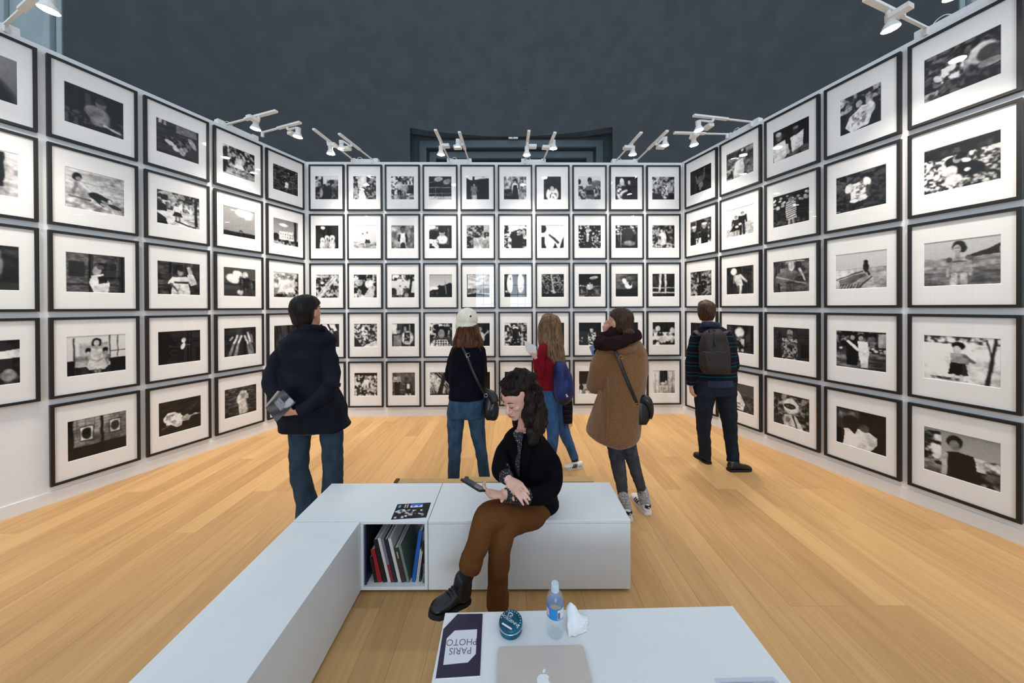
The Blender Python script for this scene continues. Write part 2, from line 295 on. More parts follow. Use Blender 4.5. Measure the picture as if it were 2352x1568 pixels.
pic('C3', 'a person in a white robe raising one arm', lambda p: p.tex(.12, .32, 4, 9).rect(.25, .0, .31, 1, .06).rect(.62, 0, .66, .5, .08).rect(.84, 0, .88, 1, .08).rect(0, .70, 1, .75, .10).rect(.34, .08, .58, .4, .14).poly([(.34, .46), (.66, .44), (.76, .52), (.72, .66), (.76, 1), (.30, 1), (.34, .66), (.22, .68), (.24, .60)], .84).line(.72, .16, .78, .42, .05, .66).poly([(.70, .38), (.84, .36), (.92, .66), (.78, .72), (.70, .56)], .82).ell(.53, .27, .085, .15, .34).ell(.51, .31, .06, .11, .50).ell(.54, .20, .09, .08, .18).rect(.37, .59, .72, .66, .28).line(.28, .66, .44, .88, .022, .42).line(.5, .72, .46, .95, .012, .6).grain())
pic('C4', 'a small pale hand in near darkness', lambda p: p.tex(.05, .09, 3).rect(.60, .05, .68, 1, .14).rect(.72, .05, .98, .3, .16).rect(.72, .6, .98, .95, .13).ell(.58, .30, .055, .085, .80).ell(.57, .48, .05, .10, .78, .4).line(.66, .45, .74, .46, .015, .45).grain(.015))
pic('C5', 'a white dress floating on dark water', lambda p: p.tex(.10, .20, 5, 24).poly([(.10, .50), (.20, .36), (.38, .36), (.50, .46), (.58, .58), (.52, .80), (.40, .84), (.28, .72), (.12, .62)], .80).leaves(.5, .95, 9, x0=.16, x1=.50, y0=.42, y1=.72).poly([(.52, .56), (.66, .50), (.74, .60), (.68, .72), (.54, .70)], .62).line(.70, .58, .97, .57, .025, .66, .010).ell(.86, .56, .05, .025, .8).line(.66, .36, .88, .12, .008, .42).line(.72, .40, .95, .16, .008, .42).line(.70, .33, .76, .37, .006, .4).line(.77, .25, .83, .30, .006, .4).line(.84, .18, .90, .23, .006, .4).line(.06, .80, .22, .76, .012, .36).line(.1, .86, .2, .70, .008, .3).grain())
pic('D1', 'a woman in a long white skirt before trees', lambda p: p.leaves(.05, .62, 12).tex(.40, .70, 8, 14, y0=.78).fig(.5, .22, .66, .72, .88, .6, .1, 1.0, 1.5).line(.1, .1, .05, .9, .05, .1).grain())
pic('D2', 'a white cloud over a dark horizon with a small head', lambda p: p.grad(.60, .52).ell(.66, .14, .27, .13, .88, 0, .5).ell(.76, .20, .18, .13, .84, 0, .5).ell(.55, .10, .13, .09, .84, 0, .5).rect(0, .84, 1, 1, .06).ell(.54, .80, .05, .05, .10).ell(.54, .83, .04, .03, .55).grain())
pic('D3', 'white cloth blossoms on a thin branch', lambda p: p.grad(.35, .25).rect(0, .55, 1, .62, .2).ell(.28, .38, .20, .15, .80, .5).ell(.42, .22, .15, .13, .85, .4).ell(.66, .24, .09, .12, .75).ell(.50, .86, .09, .09, .80).leaves(.05, .4, 10, y0=.35, y1=.75, x0=.55).line(.5, .3, .52, .8, .02, .1).line(.7, .3, .75, .85, .015, .1).grain())
pic('D4', 'pale blurred fingers held upright', lambda p: p.tex(.10, .24, 8, 3).line(.16, .98, .30, .52, .05, .48, .035).line(.30, .52, .40, .28, .035, .78, .03).line(.34, .98, .44, .52, .05, .55, .035).line(.44, .52, .53, .30, .035, .80, .03).line(.80, .98, .72, .56, .06, .55, .035).line(.72, .56, .63, .30, .035, .76, .028).line(.90, .98, .80, .50, .05, .5, .034).line(.80, .50, .73, .20, .034, .80, .030).line(.88, .55, .84, .28, .025, .6, .02).line(.18, .42, .25, .32, .025, .62).grain())
pic('D5', 'a figure wrapped in a white hood on dark ground', lambda p: p.tex(.14, .36, 10, 28).poly([(.40, .30), (.50, .14), (.64, .16), (.74, .34), (.72, .46), (.62, .44), (.70, .62), (.70, .96), (.44, .98), (.42, .62), (.36, .44)], .74).line(.42, .50, .62, .54, .03, .84).ell(.56, .29, .075, .125, .58).ell(.56, .21, .07, .045, .72).ell(.53, .27, .012, .008, .25).ell(.59, .27, .012, .008, .25).ell(.56, .345, .022, .008, .3).line(.66, .46, .72, .92, .02, .5).rect(0, .85, .12, 1, .1).grain())
pic('E1', 'a small figure in white among dark trees', lambda p: p.leaves(.03, .34, 18).dots(40, .016, .6, .0, .7, .3, 1).fig(.53, .54, .34, .85, .88, .6, .1, 1.2, 1.2).grain())
pic('E2', 'a pale town building under a lamp and grey sky', lambda p: p.grad(.48, .62).ell(.40, .22, .17, .06, .82, 0, .5).rect(.82, 0, .93, 1, .12).poly([(.22, .50), (.78, .42), (.80, .80), (.24, .82)], .80).mix(((np.mod(p.U * 11, 1) < .4) & (np.mod(p.V * 9, 1) < .5) & (p.U > .25) & (p.U < .78) & (p.V > .5) & (p.V < .76)) * .8, .2).tex(.05, .6, 12, 8, y0=.80, c=2.5).ell(.1, .72, .12, .14, .08).grain())
pic('E3', 'two girls in white standing side by side', lambda p: p.tex(.45, .82, 8, 10).fig(.36, .14, .90, .85, .80, .55, .12, 1.15, 1.2).fig(.66, .16, .86, .80, .85, .55, .12, 1.15, 1.2).leaves(.1, .5, 12, y0=.86).leaves(.2, .7, 12, x0=.85).grain())
pic('E4', 'a dark curtain of vertical folds', lambda p: p.tex(.08, .30, 16, 2).grain())
pic('E5', 'dark ground, mostly hidden by a man in a coat', lambda p: p.tex(.10, .30, 8).fig(.6, .2, .75, .5, .2).grain())
# back wall, columns 1 (corner with the left wall) ... 10
pic('b11', 'people in dark coats under tall trees', lambda p: p.grad(.80, .55).leaves(.05, .65, 9, y1=.55, x1=.35).leaves(.05, .55, 10, y0=.15, y1=.6, x0=.5).leaves(.03, .4, 12, y0=.5).ell(.50, .72, .22, .36, .08).ell(.52, .36, .05, .07, .55).ell(.40, .38, .05, .06, .10).ell(.26, .72, .06, .2, .55).grain())
pic('b12', 'a performer holding a ring of white flowers in a garden', lambda p: p.leaves(.04, .6, 11).ell(.45, .1, .13, .22, .8).ring(.48, .30, .09, .13, .25, .85).ell(.30, .38, .09, .16, .72).poly([(.25, .6), (.45, .6), (.55, 1), (.25, 1)], .82).line(.45, .55, .75, .7, .05, .1).grain())
pic('b13', 'a group of children on a swing under a pale tree', lambda p: p.leaves(.15, .85, 14).leaves(.05, .3, 12, y0=.35, x0=.62, y1=.75).fig(.36, .2, .75, .6, .1, .55, .05, 1.1).fig(.60, .24, .75, .55, .55, .55, .05, 1.1).line(.1, .4, .95, .36, .015, .8).tex(.4, .7, 9, y0=.82).grain())
pic('b14', 'two grey cranes above a wire fence', lambda p: p.grad(.12, .12).ell(.42, .12, .20, .10, .55, -.1).ell(.80, .22, .18, .12, .50, -.3).line(.02, .27, .25, .22, .015, .45).rect(0, .47, 1, .50, .55).rect(0, .72, 1, .75, .5).rect(0, .86, 1, 1, .68).line(.3, .5, .3, .9, .01, .5).line(.55, .5, .6, .9, .01, .5).ell(.55, .6, .22, .06, .08).grain())
pic('b15', 'a girl standing against a huge black wall', lambda p: p.grad(.05, .07).poly([(0, 0), (1, 0), (1, .08), (.5, .12), (.2, .16), (0, .06)], .8).rect(.27, 0, .36, .4, .04).fig(.34, .30, .78, .46, .40, .55, .06, 1.1, 1.0).rect(.24, .82, .46, 1, .6).grain(.02))
pic('b16', 'a girl in a white blouse and dark skirt on a grassy path', lambda p: p.tex(.35, .72, 16, 8).leaves(.06, .3, 12, y0=.55, x1=.38).tex(.6, .8, 4, y0=.7, x0=.6).ell(.5, .2, .09, .10, .06).ell(.5, .25, .06, .07, .55).ell(.5, .43, .13, .15, .86).poly([(.42, .36), (.58, .36), (.62, .6), (.66, 1), (.36, 1), (.40, .6)], .08).grain())
pic('b17', 'a black-haired girl in a white shirt, on a narrower dark print', lambda p: p.tex(.05, .22, 7, 9).ell(.5, .78, .36, .32, .80).ell(.48, .40, .24, .20, .03).ell(.48, .52, .12, .11, .70).tex(.4, .85, 12, y0=.72, y1=.98, x0=.35, x1=.75, c=2.5).grain(), (0.272, 0.362))
pic('b18', 'a boy in uniform before distant hills', lambda p: p.grad(.78, .62).ell(.80, .30, .25, .14, .42).leaves(.25, .75, 11, y0=.40).poly([(.36, .40), (.66, .40), (.74, .95), (.30, .95)], .42).rect(.36, .58, .68, .78, .10).ell(.51, .16, .10, .13, .05).ell(.51, .26, .07, .10, .35).ell(.04, .22, .08, .12, .15).grain())
pic('b19', 'two women, one in shimmering white, one in black', lambda p: p.tex(.04, .14, 5).ell(.28, .65, .24, .42, .50).leaves(.15, .85, 12, x0=.08, x1=.46, y0=.40).ell(.30, .22, .10, .16, .70).ell(.62, .24, .10, .15, .04).ell(.63, .26, .06, .10, .68).ell(.62, .8, .30, .42, .04).line(.3, .7, .5, .6, .05, .8).grain())
pic('b1A', 'a woman in a patterned kimono before a crowd', lambda p: p.leaves(.05, .6, 10).dots(26, .04, .7, .1, .55).tex(.05, .2, 7, y0=.72).ell(.55, .60, .17, .38, .42).leaves(.25, .8, 20, x0=.42, x1=.70, y0=.30, y1=.95).ell(.54, .24, .06, .08, .62).ell(.54, .19, .07, .05, .05).grain())
pic('b21', 'three children in white bonnets against dark boards', lambda p: p.tex(.08, .20, 16, 2).ell(.32, .1, .10, .07, .75).ell(.3, .64, .09, .11, .85).ell(.50, .55, .10, .12, .82).ell(.72, .55, .12, .13, .85).ell(.3, .86, .12, .20, .74).ell(.50, .84, .12, .24, .60).ell(.72, .84, .14, .24, .78).ell(.3, .67, .05, .06, .5).ell(.5, .59, .05, .06, .45).ell(.72, .58, .05, .06, .5).grain())
pic('b22', 'two girls standing on a pale beach', lambda p: p.grad(.74, .66).tex(.50, .75, 5, 22, y0=.72).fig(.40, .32, .62, .86, .86, .5, .2, 1.0, 1.1).fig(.60, .27, .66, .82, .18, .5, .1, 1.0, 1.2).grain())
pic('b23', 'a boy in a white bib and dark sleeves against a grey wall', lambda p: p.tex(.36, .58, 5).poly([(.32, .38), (.68, .38), (.72, .7), (.28, .7)], .06).poly([(.40, .34), (.60, .34), (.62, .76), (.38, .76)], .82).poly([(.38, .74), (.64, .74), (.66, .95), (.36, .95)], .74).ell(.49, .16, .085, .12, .10).ell(.49, .21, .065, .11, .42).line(.5, .85, .5, 1, .12, .2).grain())
pic('b24', 'a baby in a white bib at a cluttered table', lambda p: p.tex(.05, .18, 5).tex(.3, .85, 8, y1=.22, x1=.4, c=2.4).ell(.58, .62, .24, .20, .82).ell(.57, .33, .13, .17, .55).ell(.57, .24, .12, .09, .10).rect(.14, .78, .85, .82, .4).leaves(.05, .85, 9, y0=.6, x1=.42).rect(.82, .1, .86, .8, .4).grain())
pic('b25', 'a pale road curving past dark bushes', lambda p: p.grad(.80, .70).leaves(.06, .55, 12, y1=.55).poly([(.3, .55), (1, .48), (1, 1), (.25, 1)], .66).leaves(.05, .5, 11, x1=.30, y0=.4).line(.48, .62, .62, 1, .02, .88).rect(.75, 0, 1, .3, .65).rect(.78, .36, .84, .55, .15).grain())
pic('b26', 'a man in a dark suit among a crowd', lambda p: p.leaves(.12, .85, 9).leaves(.15, .9, 13, y0=.5, x1=.3).poly([(.32, .28), (.56, .30), (.60, .65), (.52, 1), (.34, 1)], .05).poly([(.56, .45), (.85, .42), (.82, 1), (.55, 1)], .12).ell(.68, .34, .07, .09, .55).ell(.88, .3, .08, .1, .6).ell(.45, .1, .22, .12, .85).grain())
pic('b27', 'a dark plume slanting across a bright sky above pines', lambda p: p.grad(.74, .80).line(.36, .42, .74, .74, .035, .24, .06).ell(.06, .15, .16, .18, .05).leaves(.02, .25, 9, x1=.16, y0=.5).poly([(0, .6), (.14, .75), (.24, 1), (0, 1)], .04).poly([(.50, 1), (.60, .74), (.72, 1)], .04).poly([(.82, 1), (.92, .62), (1, .50), (1, 1)], .05).grain())
pic('b28', 'a man in a dark suit among white blossoms', lambda p: p.tex(.03, .10, 6).dots(85, .035, .75).poly([(.26, .40), (.54, .36), (.62, .70), (.58, 1), (.28, 1)], .18).poly([(.36, .36), (.48, .36), (.44, .72), (.36, .70)], .75).ell(.42, .22, .085, .13, .62).ell(.42, .12, .08, .06, .45).grain())
pic('b29', 'a curved windscreen with dark blossoms behind', lambda p: p.tex(.05, .18, 5).dots(24, .05, .7, 0, .4).ring(.55, .50, .42, .38, .07, .6).ell(.55, .38, .28, .26, .24).ell(.62, .78, .26, .11, .55, .1).rect(.22, .25, .27, .95, .5).grain())
pic('b2A', 'a woman crouching in the grass with a small child', lambda p: p.leaves(.05, .5, 12).leaves(.25, .75, 18, y0=.72).ell(.46, .58, .18, .28, .78).ell(.42, .20, .08, .10, .08).ell(.42, .25, .055, .075, .66).ell(.34, .70, .10, .14, .62).ell(.34, .55, .06, .08, .30).grain())
pic('b31', 'a pale plank slanting through a garden', lambda p: p.leaves(.15, .7, 11).poly([(0, .95), (.82, .0), (1, .05), (.2, 1), (0, 1)], .72).line(.05, .95, .85, .08, .012, .45).ell(.28, .42, .09, .11, .12).ell(.28, .36, .08, .05, .75).rect(0, .06, .55, .12, .66).grain())
pic('b32', 'someone carrying a small child on their back', lambda p: p.leaves(.10, .75, 9).ell(.52, .6, .28, .30, .12).ell(.66, .40, .18, .18, .78, .3).ell(.64, .18, .08, .09, .55).ell(.64, .12, .08, .05, .08).ell(.22, .34, .17, .16, .62, .5).poly([(.7, .5), (.9, .6), (.85, 1), (.4, 1)], .72).poly([(.18, .6), (.34, .7), (.3, 1), (.2, 1)], .6).rect(.2, 0, .55, .22, .05).grain())
pic('b33', 'two girls in kimono under a bare tree', lambda p: p.grad(.80, .72).leaves(.10, .8, 10, y1=.28).line(.88, .1, .78, .9, .05, .12).tex(.08, .35, 9, y0=.78).ell(.70, .80, .12, .2, .12).ell(.06, .72, .16, .14, .2).fig(.37, .46, .56, .75, .75, .5, .06, 1.2, 1.4).fig(.60, .50, .52, .35, .30, .5, .06, 1.2, 1.4).ell(.65, .9, .09, .10, .6).grain())
pic('b34', 'a pine forest skyline with a tall mast', lambda p: p.grad(.60, .82).poly([(0, .72), (.12, .66), (.3, .6), (.42, .46), (.55, .50), (.7, .44), (.86, .36), (1, .38), (1, 1), (0, 1)], .05).line(.66, 0, .74, .85, .018, .55).tex(.05, .3, 12, y0=.75, x1=.4).ell(.2, .6, .2, .06, .85).grain())
pic('b35', 'a hazy valley seen from a dark ridge', lambda p: p.grad(.74, .70).tex(.55, .80, 4, 9, y1=.65).rect(0, 0, .035, 1, .06).tex(.35, .62, 6, 16, y0=.62, y1=.82).poly([(0, .88), (.4, .80), (.7, .84), (1, .9), (1, 1), (0, 1)], .05).ell(.60, .75, .05, .06, .12).ell(.28, .68, .02, .05, .2).ell(.9, .72, .09, .12, .3).grain())
pic('b36', 'two tall white paper lanterns side by side', lambda p: p.tex(.12, .32, 5).ell(.26, .40, .14, .42, .86).ell(.72, .40, .16, .42, .84).rect(.38, .06, .58, .9, .05).rect(0, .84, 1, 1, .08).ell(.29, .20, .03, .05, .1).rect(.65, .85, .85, .98, .4).rect(.05, .72, .14, .78, .8).grain())
pic('b37', 'a pale track down a rough dark slope', lambda p: p.leaves(.06, .5, 18).line(.42, 0, .55, .85, .03, .60, .05).dots(12, .018, .85, .3, .8).rect(0, .85, 1, 1, .09).grain())
pic('b38', 'a lone figure in checked clothes under a dark sky', lambda p: p.grad(.10, .20).ell(.68, .16, .2, .06, .60, -.1).ell(.62, .2, .1, .04, .5).tex(.15, .5, 12, y0=.62).rect(0, .52, 1, .55, .55).fig(.50, .36, .60, .72, .10, .6, .05, 1.3).ell(.5, .58, .12, .10, .72).dots(10, .02, .8, .5, .6).grain())
pic('b39', 'a white shell-like shape above a dark sea', lambda p: p.tex(.24, .40, 3, 12, y1=.65).tex(.10, .20, 5, y0=.65).ell(.40, .32, .09, .12, .86, -.3).ell(.58, .50, .17, .15, .80, .6).ell(.64, .42, .07, .10, .25, -.3).rect(.0, .68, .45, .70, .3).ell(.15, .88, .10, .12, .12).rect(.7, .62, 1, 1, .16).grain())
pic('b3A', 'two bare legs hanging in front of white rails', lambda p: p.tex(.08, .24, 14, 3).rect(0, .60, 1, .63, .80).rect(0, .80, 1, .85, .82).line(.36, 0, .35, .45, .05, .72).line(.35, .45, .31, .80, .04, .70).line(.57, 0, .60, .45, .05, .70).line(.60, .45, .58, .84, .04, .68).rect(.4, .64, .55, .78, .06).grain())
pic('b41', 'a child beneath striped white banners', lambda p: p.tex(.10, .3, 6).poly([(.25, 0), (.45, 0), (.62, .35), (.5, .4)], .85).poly([(.55, 0), (.8, 0), (.9, .3), (.7, .32)], .82).poly([(0, 0), (.15, 0), (.3, .3), (.1, .3)], .8).ell(.66, .32, .10, .13, .08).ell(.66, .36, .07, .10, .6).ell(.66, .7, .16, .28, .55).ell(.9, .8, .12, .3, .07).grain())
pic('b42', 'a small figure lying among pale stones', lambda p: p.leaves(.12, .72, 16).poly([(0, .5), (.28, .85), (.4, 1), (0, 1)], .07).poly([(.4, 1), (.7, .82), (1, .74), (1, 1)], .84).ell(.38, .22, .06, .09, .8).ell(.47, .45, .09, .2, .65).leaves(.1, .9, 20, x0=.36, x1=.58, y0=.3, y1=.72).poly([(.5, .6), (.72, .85), (.5, .9)], .06).grain())
pic('b43', 'two boys, one in a dark patterned waistcoat', lambda p: p.tex(.10, .25, 9, 3).rect(.0, .0, .22, .45, .72).rect(.78, 0, 1, 1, .12).rect(.76, .05, .8, 1, .6).poly([(.08, .52), (.38, .50), (.42, 1), (.06, 1)], .48).ell(.28, .32, .09, .12, .55).ell(.28, .24, .09, .06, .2).ell(.68, .62, .26, .30, .80).poly([(.54, .38), (.78, .38), (.80, .82), (.52, .82)], .08).dots(8, .03, .75, .48, .7, .58, .75).rect(.54, .76, .80, .80, .75).ell(.58, .20, .10, .14, .06).ell(.58, .24, .07, .11, .52).grain())
pic('b44', 'a girl with a black bob and a chequered blouse', lambda p: p.leaves(.05, .7, 8, y1=.6).ell(.3, .15, .14, .12, .08).ell(.48, .10, .08, .06, .85).ell(.54, .36, .26, .25, .04).ell(.52, .45, .15, .19, .50).poly([(.3, .72), (.75, .70), (.95, 1), (.18, 1)], .8).mix((((np.floor((p.U + p.V) * 9) + np.floor((p.U - p.V) * 9 + 20)) % 2 < 1) & (p.V > .72) & (p.U > .25) & (p.U < .9)) * .85, .08).leaves(.1, .85, 7, x1=.25, y0=.5).grain())
pic('b45', 'a musician with a guitar in the dark', lambda p: p.tex(.03, .10, 5).ell(.6, .62, .18, .25, .70).ell(.58, .26, .07, .10, .55).line(.5, .75, .95, .35, .025, .75).ell(.5, .72, .12, .10, .5).line(.88, .3, .93, .45, .01, .8).grain())
pic('b46', 'a dark robed back with a white headband', lambda p: p.leaves(.12, .75, 11).poly([(.40, .25), (.60, .25), (.66, .6), (.74, 1), (.26, 1), (.34, .6)], .05).ell(.5, .28, .17, .15, .06).ell(.49, .22, .13, .06, .85).ell(.5, .34, .10, .12, .16).dots(24, .022, .8, .7, 1).grain())
pic('b47', 'a dim doorway scratched with pale lines', lambda p: p.tex(.08, .28, 10, 5).rect(.62, .1, .95, .9, .2).line(.7, .2, .9, .5, .01, .4).grain())
pic('b48', 'a woman in a pale kimono on a black ground', lambda p: p.tex(.03, .09, 4).ell(.58, .72, .19, .30, .55).leaves(.2, .85, 18, x0=.42, x1=.76, y0=.45, y1=1).ell(.57, .32, .07, .11, .72).ell(.57, .22, .08, .06, .06).dots(6, .03, .5, .6, 1, 0, .15).grain(.02))
pic('b49', 'a dark interior, mostly hidden by the brown coat', lambda p: p.tex(.03, .12, 5).ell(.3, .6, .15, .25, .3).grain())
pic('b4A', 'a heap of crumpled white paper on black', lambda p: p.tex(.04, .12, 10, 3).poly([(0, .3), (.18, .35), (.3, .5), (.34, 1), (0, 1)], .5).leaves(.08, .85, 7, y0=.45).poly([(.3, 0), (.68, 0), (.6, .45), (.36, .45)], .05).ell(.24, .28, .11, .12, .7, .4).ell(.88, .36, .10, .13, .72).ell(.44, .74, .13, .14, .74).ell(.68, .74, .11, .10, .8).grain())
pic('b51', 'dark ground behind the man in the navy coat', lambda p: p.tex(.1, .4, 7).fig(.5, .2, .7).grain())
pic('b52', 'a child in white sitting among leaves', lambda p: p.leaves(.10, .75, 13).rect(0, 0, 1, .12, .10).ell(.52, .38, .12, .12, .85).ell(.52, .22, .07, .09, .45).line(.42, .42, .34, .55, .045, .8).line(.45, .5, .44, .62, .04, .8).rect(.38, .66, .66, .74, .6).grain())
pic('b53', 'two boys by a wall, one in a striped shirt', lambda p: p.mix(((np.mod(p.U * 3.2, 1) < .05) | (np.mod(p.V * 4, 1) < .05)) * 1., .55).tex(.30, .45, 6, y1=.5, x0=.34).tex(.1, .35, 8, y0=.82).rect(.1, .28, .34, 1, .12).ell(.25, .10, .07, .10, .35).poly([(.05, .2), (.36, .2), (.4, .42), (.04, .42)], .8).mix(((np.mod(p.V * 18, 1) < .5) & (p.V > .2) & (p.V < .42) & (p.U < .38) & (p.U > .05)) * .8, .15).ell(.7, .38, .07, .09, .4).poly([(.56, .48), (.84, .48), (.88, .78), (.54, .78)], .25).rect(.64, .5, .76, .7, .8).rect(.6, .72, .82, .95, .1).ell(.62, .95, .05, .04, .8).ell(.78, .95, .05, .04, .8).grain())
pic('b54', 'a dark tree in slanting silver grass', lambda p: (p.tex(.20, .72, 5, 5).mix(np.clip((np.sin((p.U * 1.2 - p.V) * 42 + p.fbm(6, 6) * 9)), 0, 1) * .6, .8), p.line(.68, 0, .42, 1, .06, .05, .10), p.line(.58, .35, .9, .05, .04, .06), p.line(.55, .3, .25, .02, .03, .08), p.tex(.05, .25, 9, y0=.92))[0].grain())
pic('b55', 'a dark room with a pale edge', lambda p: p.tex(.08, .14, 4).rect(0, 0, .12, .5, .5).ell(.2, .3, .1, .2, .65).grain(.015))
pic('b56', 'plain darkness above a seated woman', lambda p: p.tex(.08, .16, 4).ell(.5, .7, .2, .2, .4).grain(.015))
pic('b57', 'a dim street behind the blue bag', lambda p: p.tex(.15, .5, 8).rect(0, 0, 1, .3, .2).grain())
pic('b58', 'a child at the edge of a pale yard under a dark wall', lambda p: p.grad(.12, .12).rect(0, .56, 1, .80, .66).rect(0, .80, 1, 1, .50).ell(.10, .72, .10, .13, .12).ell(.10, .62, .06, .06, .08).ell(.07, .9, .06, .09, .78).tex(.45, .75, 8, y0=.84, x0=.3).grain())
pic('b59', 'a pale yard hidden behind the shoulder bag', lambda p: p.tex(.3, .6, 7).rect(0, 0, 1, .5, .15).grain())
pic('b5A', 'a white door with a dark window and a sign', lambda p: p.tex(.66, .76, 8, 2).rect(.32, 0, .67, .62, .10).rect(.45, .0, .50, .5, .22).rect(.28, 0, .31, .9, .55).rect(.69, 0, .72, .9, .55).rect(.10, .1, .14, 1, .52).rect(.86, .1, .90, 1, .52).ell(.45, .56, .12, .06, .82).ell(.6, .52, .06, .09, .7).rect(.33, .68, .63, .84, .72).mix(((np.mod(p.U * 22, 1) < .5) & (p.V > .70) & (p.V < .82) & (p.U > .36) & (p.U < .60)) * .9, .12).grain())
# right wall, columns 1 (corner) ... 5 nearest
pic('r11', 'a pale pair of arms raised out of black', lambda p: p.tex(.06, .13, 5).poly([(0, .75), (.9, .1), (1, .2), (.2, .95)], .14).line(.28, .30, .36, .60, .035, .38).line(.68, .10, .66, .52, .035, .40).ell(.50, .48, .15, .17, .36).ell(.52, .72, .11, .12, .46).ell(.48, .85, .05, .07, .5).grain(.015))
pic('r12', 'a woman in a pale apron in a blurred garden', lambda p: p.tex(.22, .55, 7).leaves(.15, .6, 9, y0=.6, x1=.35).ell(.58, .15, .16, .12, .10).poly([(.36, .40), (.62, .36), (.68, .7), (.66, 1), (.28, 1), (.30, .65)], .78).ell(.48, .26, .09, .12, .55).ell(.46, .20, .10, .08, .10).ell(.60, .08, .05, .05, .7).grain())
pic('r13', 'two men in white shirts before a dark doorway', lambda p: p.tex(.03, .10, 5).tex(.2, .45, 9, y0=.78, x0=.3).poly([(.02, .45), (.34, .40), (.42, .85), (.32, 1), (.04, 1)], .80).poly([(.50, .42), (.86, .32), (.84, .78), (.56, .88)], .84).ell(.17, .24, .085, .13, .40).ell(.16, .15, .085, .07, .6).ell(.64, .24, .075, .12, .22).ell(.64, .16, .07, .05, .5).line(.02, .5, .06, .95, .04, .72).line(.40, .6, .44, .85, .04, .7).grain())
pic('r14', 'a laughing woman in a white blouse, on a narrower print', lambda p: p.tex(.08, .24, 5).tex(.12, .62, 10, y1=.45, c=2.2).poly([(.24, .58), (.55, .40), (.72, .42), (.80, .68), (.70, .95), (.28, 1), (.14, .82)], .80).ell(.74, .55, .13, .18, .78).ell(.50, .26, .14, .12, .06).ell(.48, .31, .085, .09, .58).leaves(.5, .85, 16, x0=.3, x1=.66, y0=.55, y1=.9).grain(), (0.290, 0.355))
pic('r15', 'a white-patched animal lying in dark grass', lambda p: p.leaves(.06, .36, 16).ell(.42, .52, .22, .17, .52, -.3).leaves(.2, .85, 14, x0=.25, x1=.55, y0=.38, y1=.70).ell(.78, .40, .17, .22, .72, .4).ell(.84, .45, .13, .16, .30, .4).ell(.20, .56, .05, .10, .75, -.5).ell(.88, .66, .16, .08, .60).leaves(.25, .6, 14, y0=.82, x1=.2).grain(), (0.366, 0.360))
pic('r21', 'two sailors in white caps', lambda p: p.leaves(.08, .5, 8).rect(.3, 0, .55, .5, .18).ell(.20, .72, .17, .38, .06).ell(.68, .68, .18, .40, .06).ell(.20, .34, .09, .11, .52).ell(.18, .25, .12, .045, .88).ell(.68, .30, .09, .11, .50).ell(.68, .20, .12, .045, .88).leaves(.1, .9, 10, y0=.75, x0=.28, x1=.52).leaves(.2, .85, 9, x0=.84, y0=.1).grain())
pic('r22', 'a couple in dark clothes on a pale shore', lambda p: p.grad(.82, .74).tex(.62, .82, 3, 14, y0=.55).fig(.36, .26, .74, .06, .05, .6, .05, 1.25, 1.5).fig(.60, .16, .84, .06, .05, .6, .05, 1.15).ell(.40, .66, .06, .04, .75).ell(.52, .58, .05, .04, .8).grain())
pic('r23', 'a woman in a zigzag dress beneath blossoms at night', lambda p: p.tex(.03, .10, 5).dots(30, .045, .72, .08, .40).tex(.05, .35, 16, y0=.82).ell(.52, .20, .08, .08, .5).poly([(.38, .30), (.64, .30), (.66, .62), (.68, .84), (.38, .84), (.36, .6)], .68).mix(((np.mod(p.V * 15 + p.U * 3, 1) < .45) & (p.U > .36) & (p.U < .68) & (p.V > .3) & (p.V < .84)) * .8, .2).line(.47, .84, .46, .98, .03, .62).line(.57, .84, .58, .98, .03, .6).grain())
pic('r24', 'a woman without a head in view, in a floral white blouse', lambda p: p.leaves(.03, .30, 14).ell(.48, .48, .17, .22, .70).leaves(.4, .9, 14, x0=.32, x1=.64, y0=.28, y1=.68).ell(.28, .38, .08, .13, .80, .3).ell(.64, .30, .07, .12, .82, -.3).line(.66, .42, .66, .68, .035, .35).ell(.38, .74, .09, .05, .85, .2).ell(.55, .72, .10, .05, .82, -.2).grain())
pic('r25', 'a child with a black dog in a flowering meadow', lambda p: p.leaves(.20, .78, 22).rect(0, 0, 1, .12, .12).tex(.05, .3, 10, y0=.10, y1=.26).ell(.58, .58, .26, .15, .05, .6).ell(.40, .40, .10, .11, .07).ell(.46, .36, .06, .09, .55).ell(.37, .60, .10, .12, .74).ell(.42, .80, .12, .10, .82).ell(.52, .30, .10, .06, .06, -.5).ell(.58, .42, .07, .04, .8, .6).ell(.6, .64, .04, .04, .7).grain(), (0.366, 0.360))
pic('r31', 'a dark bucket beside stacked timber', lambda p: p.leaves(.15, .6, 10).ell(.62, .60, .17, .22, .10).rect(.40, 0, .52, 1, .14).line(.6, .9, 1, .6, .03, .6).line(.7, 1, 1, .75, .03, .55).line(.62, .35, 1, .42, .02, .5).dots(12, .02, .8, .5, .9).grain())
pic('r32', 'a bald pale doll standing against dark planks', lambda p: p.tex(.08, .24, 13, 2).ell(.28, .17, .11, .12, .84).poly([(.28, .30), (.52, .30), (.62, .68), (.42, .74), (.30, .5)], .74).line(.52, .32, .74, .55, .04, .74).line(.30, .32, .28, .58, .035, .55).line(.46, .72, .42, .88, .04, .35).line(.54, .7, .52, 1, .04, .72).rect(.93, 0, .98, 1, .4).grain())
pic('r33', 'children diving from a wooden boat', lambda p: p.tex(.20, .45, 4, 10).tex(.12, .4, 20, 3, x1=.2).poly([(.1, .40), (.5, .28), (.78, .42), (.6, .62), (.1, .72)], .38).line(.1, .5, .9, .75, .02, .55).ell(.52, .18, .08, .16, .66).ell(.72, .2, .07, .18, .10).line(.75, .3, .88, .65, .04, .7, .02).line(.38, .05, .86, .04, .02, .6).grain())
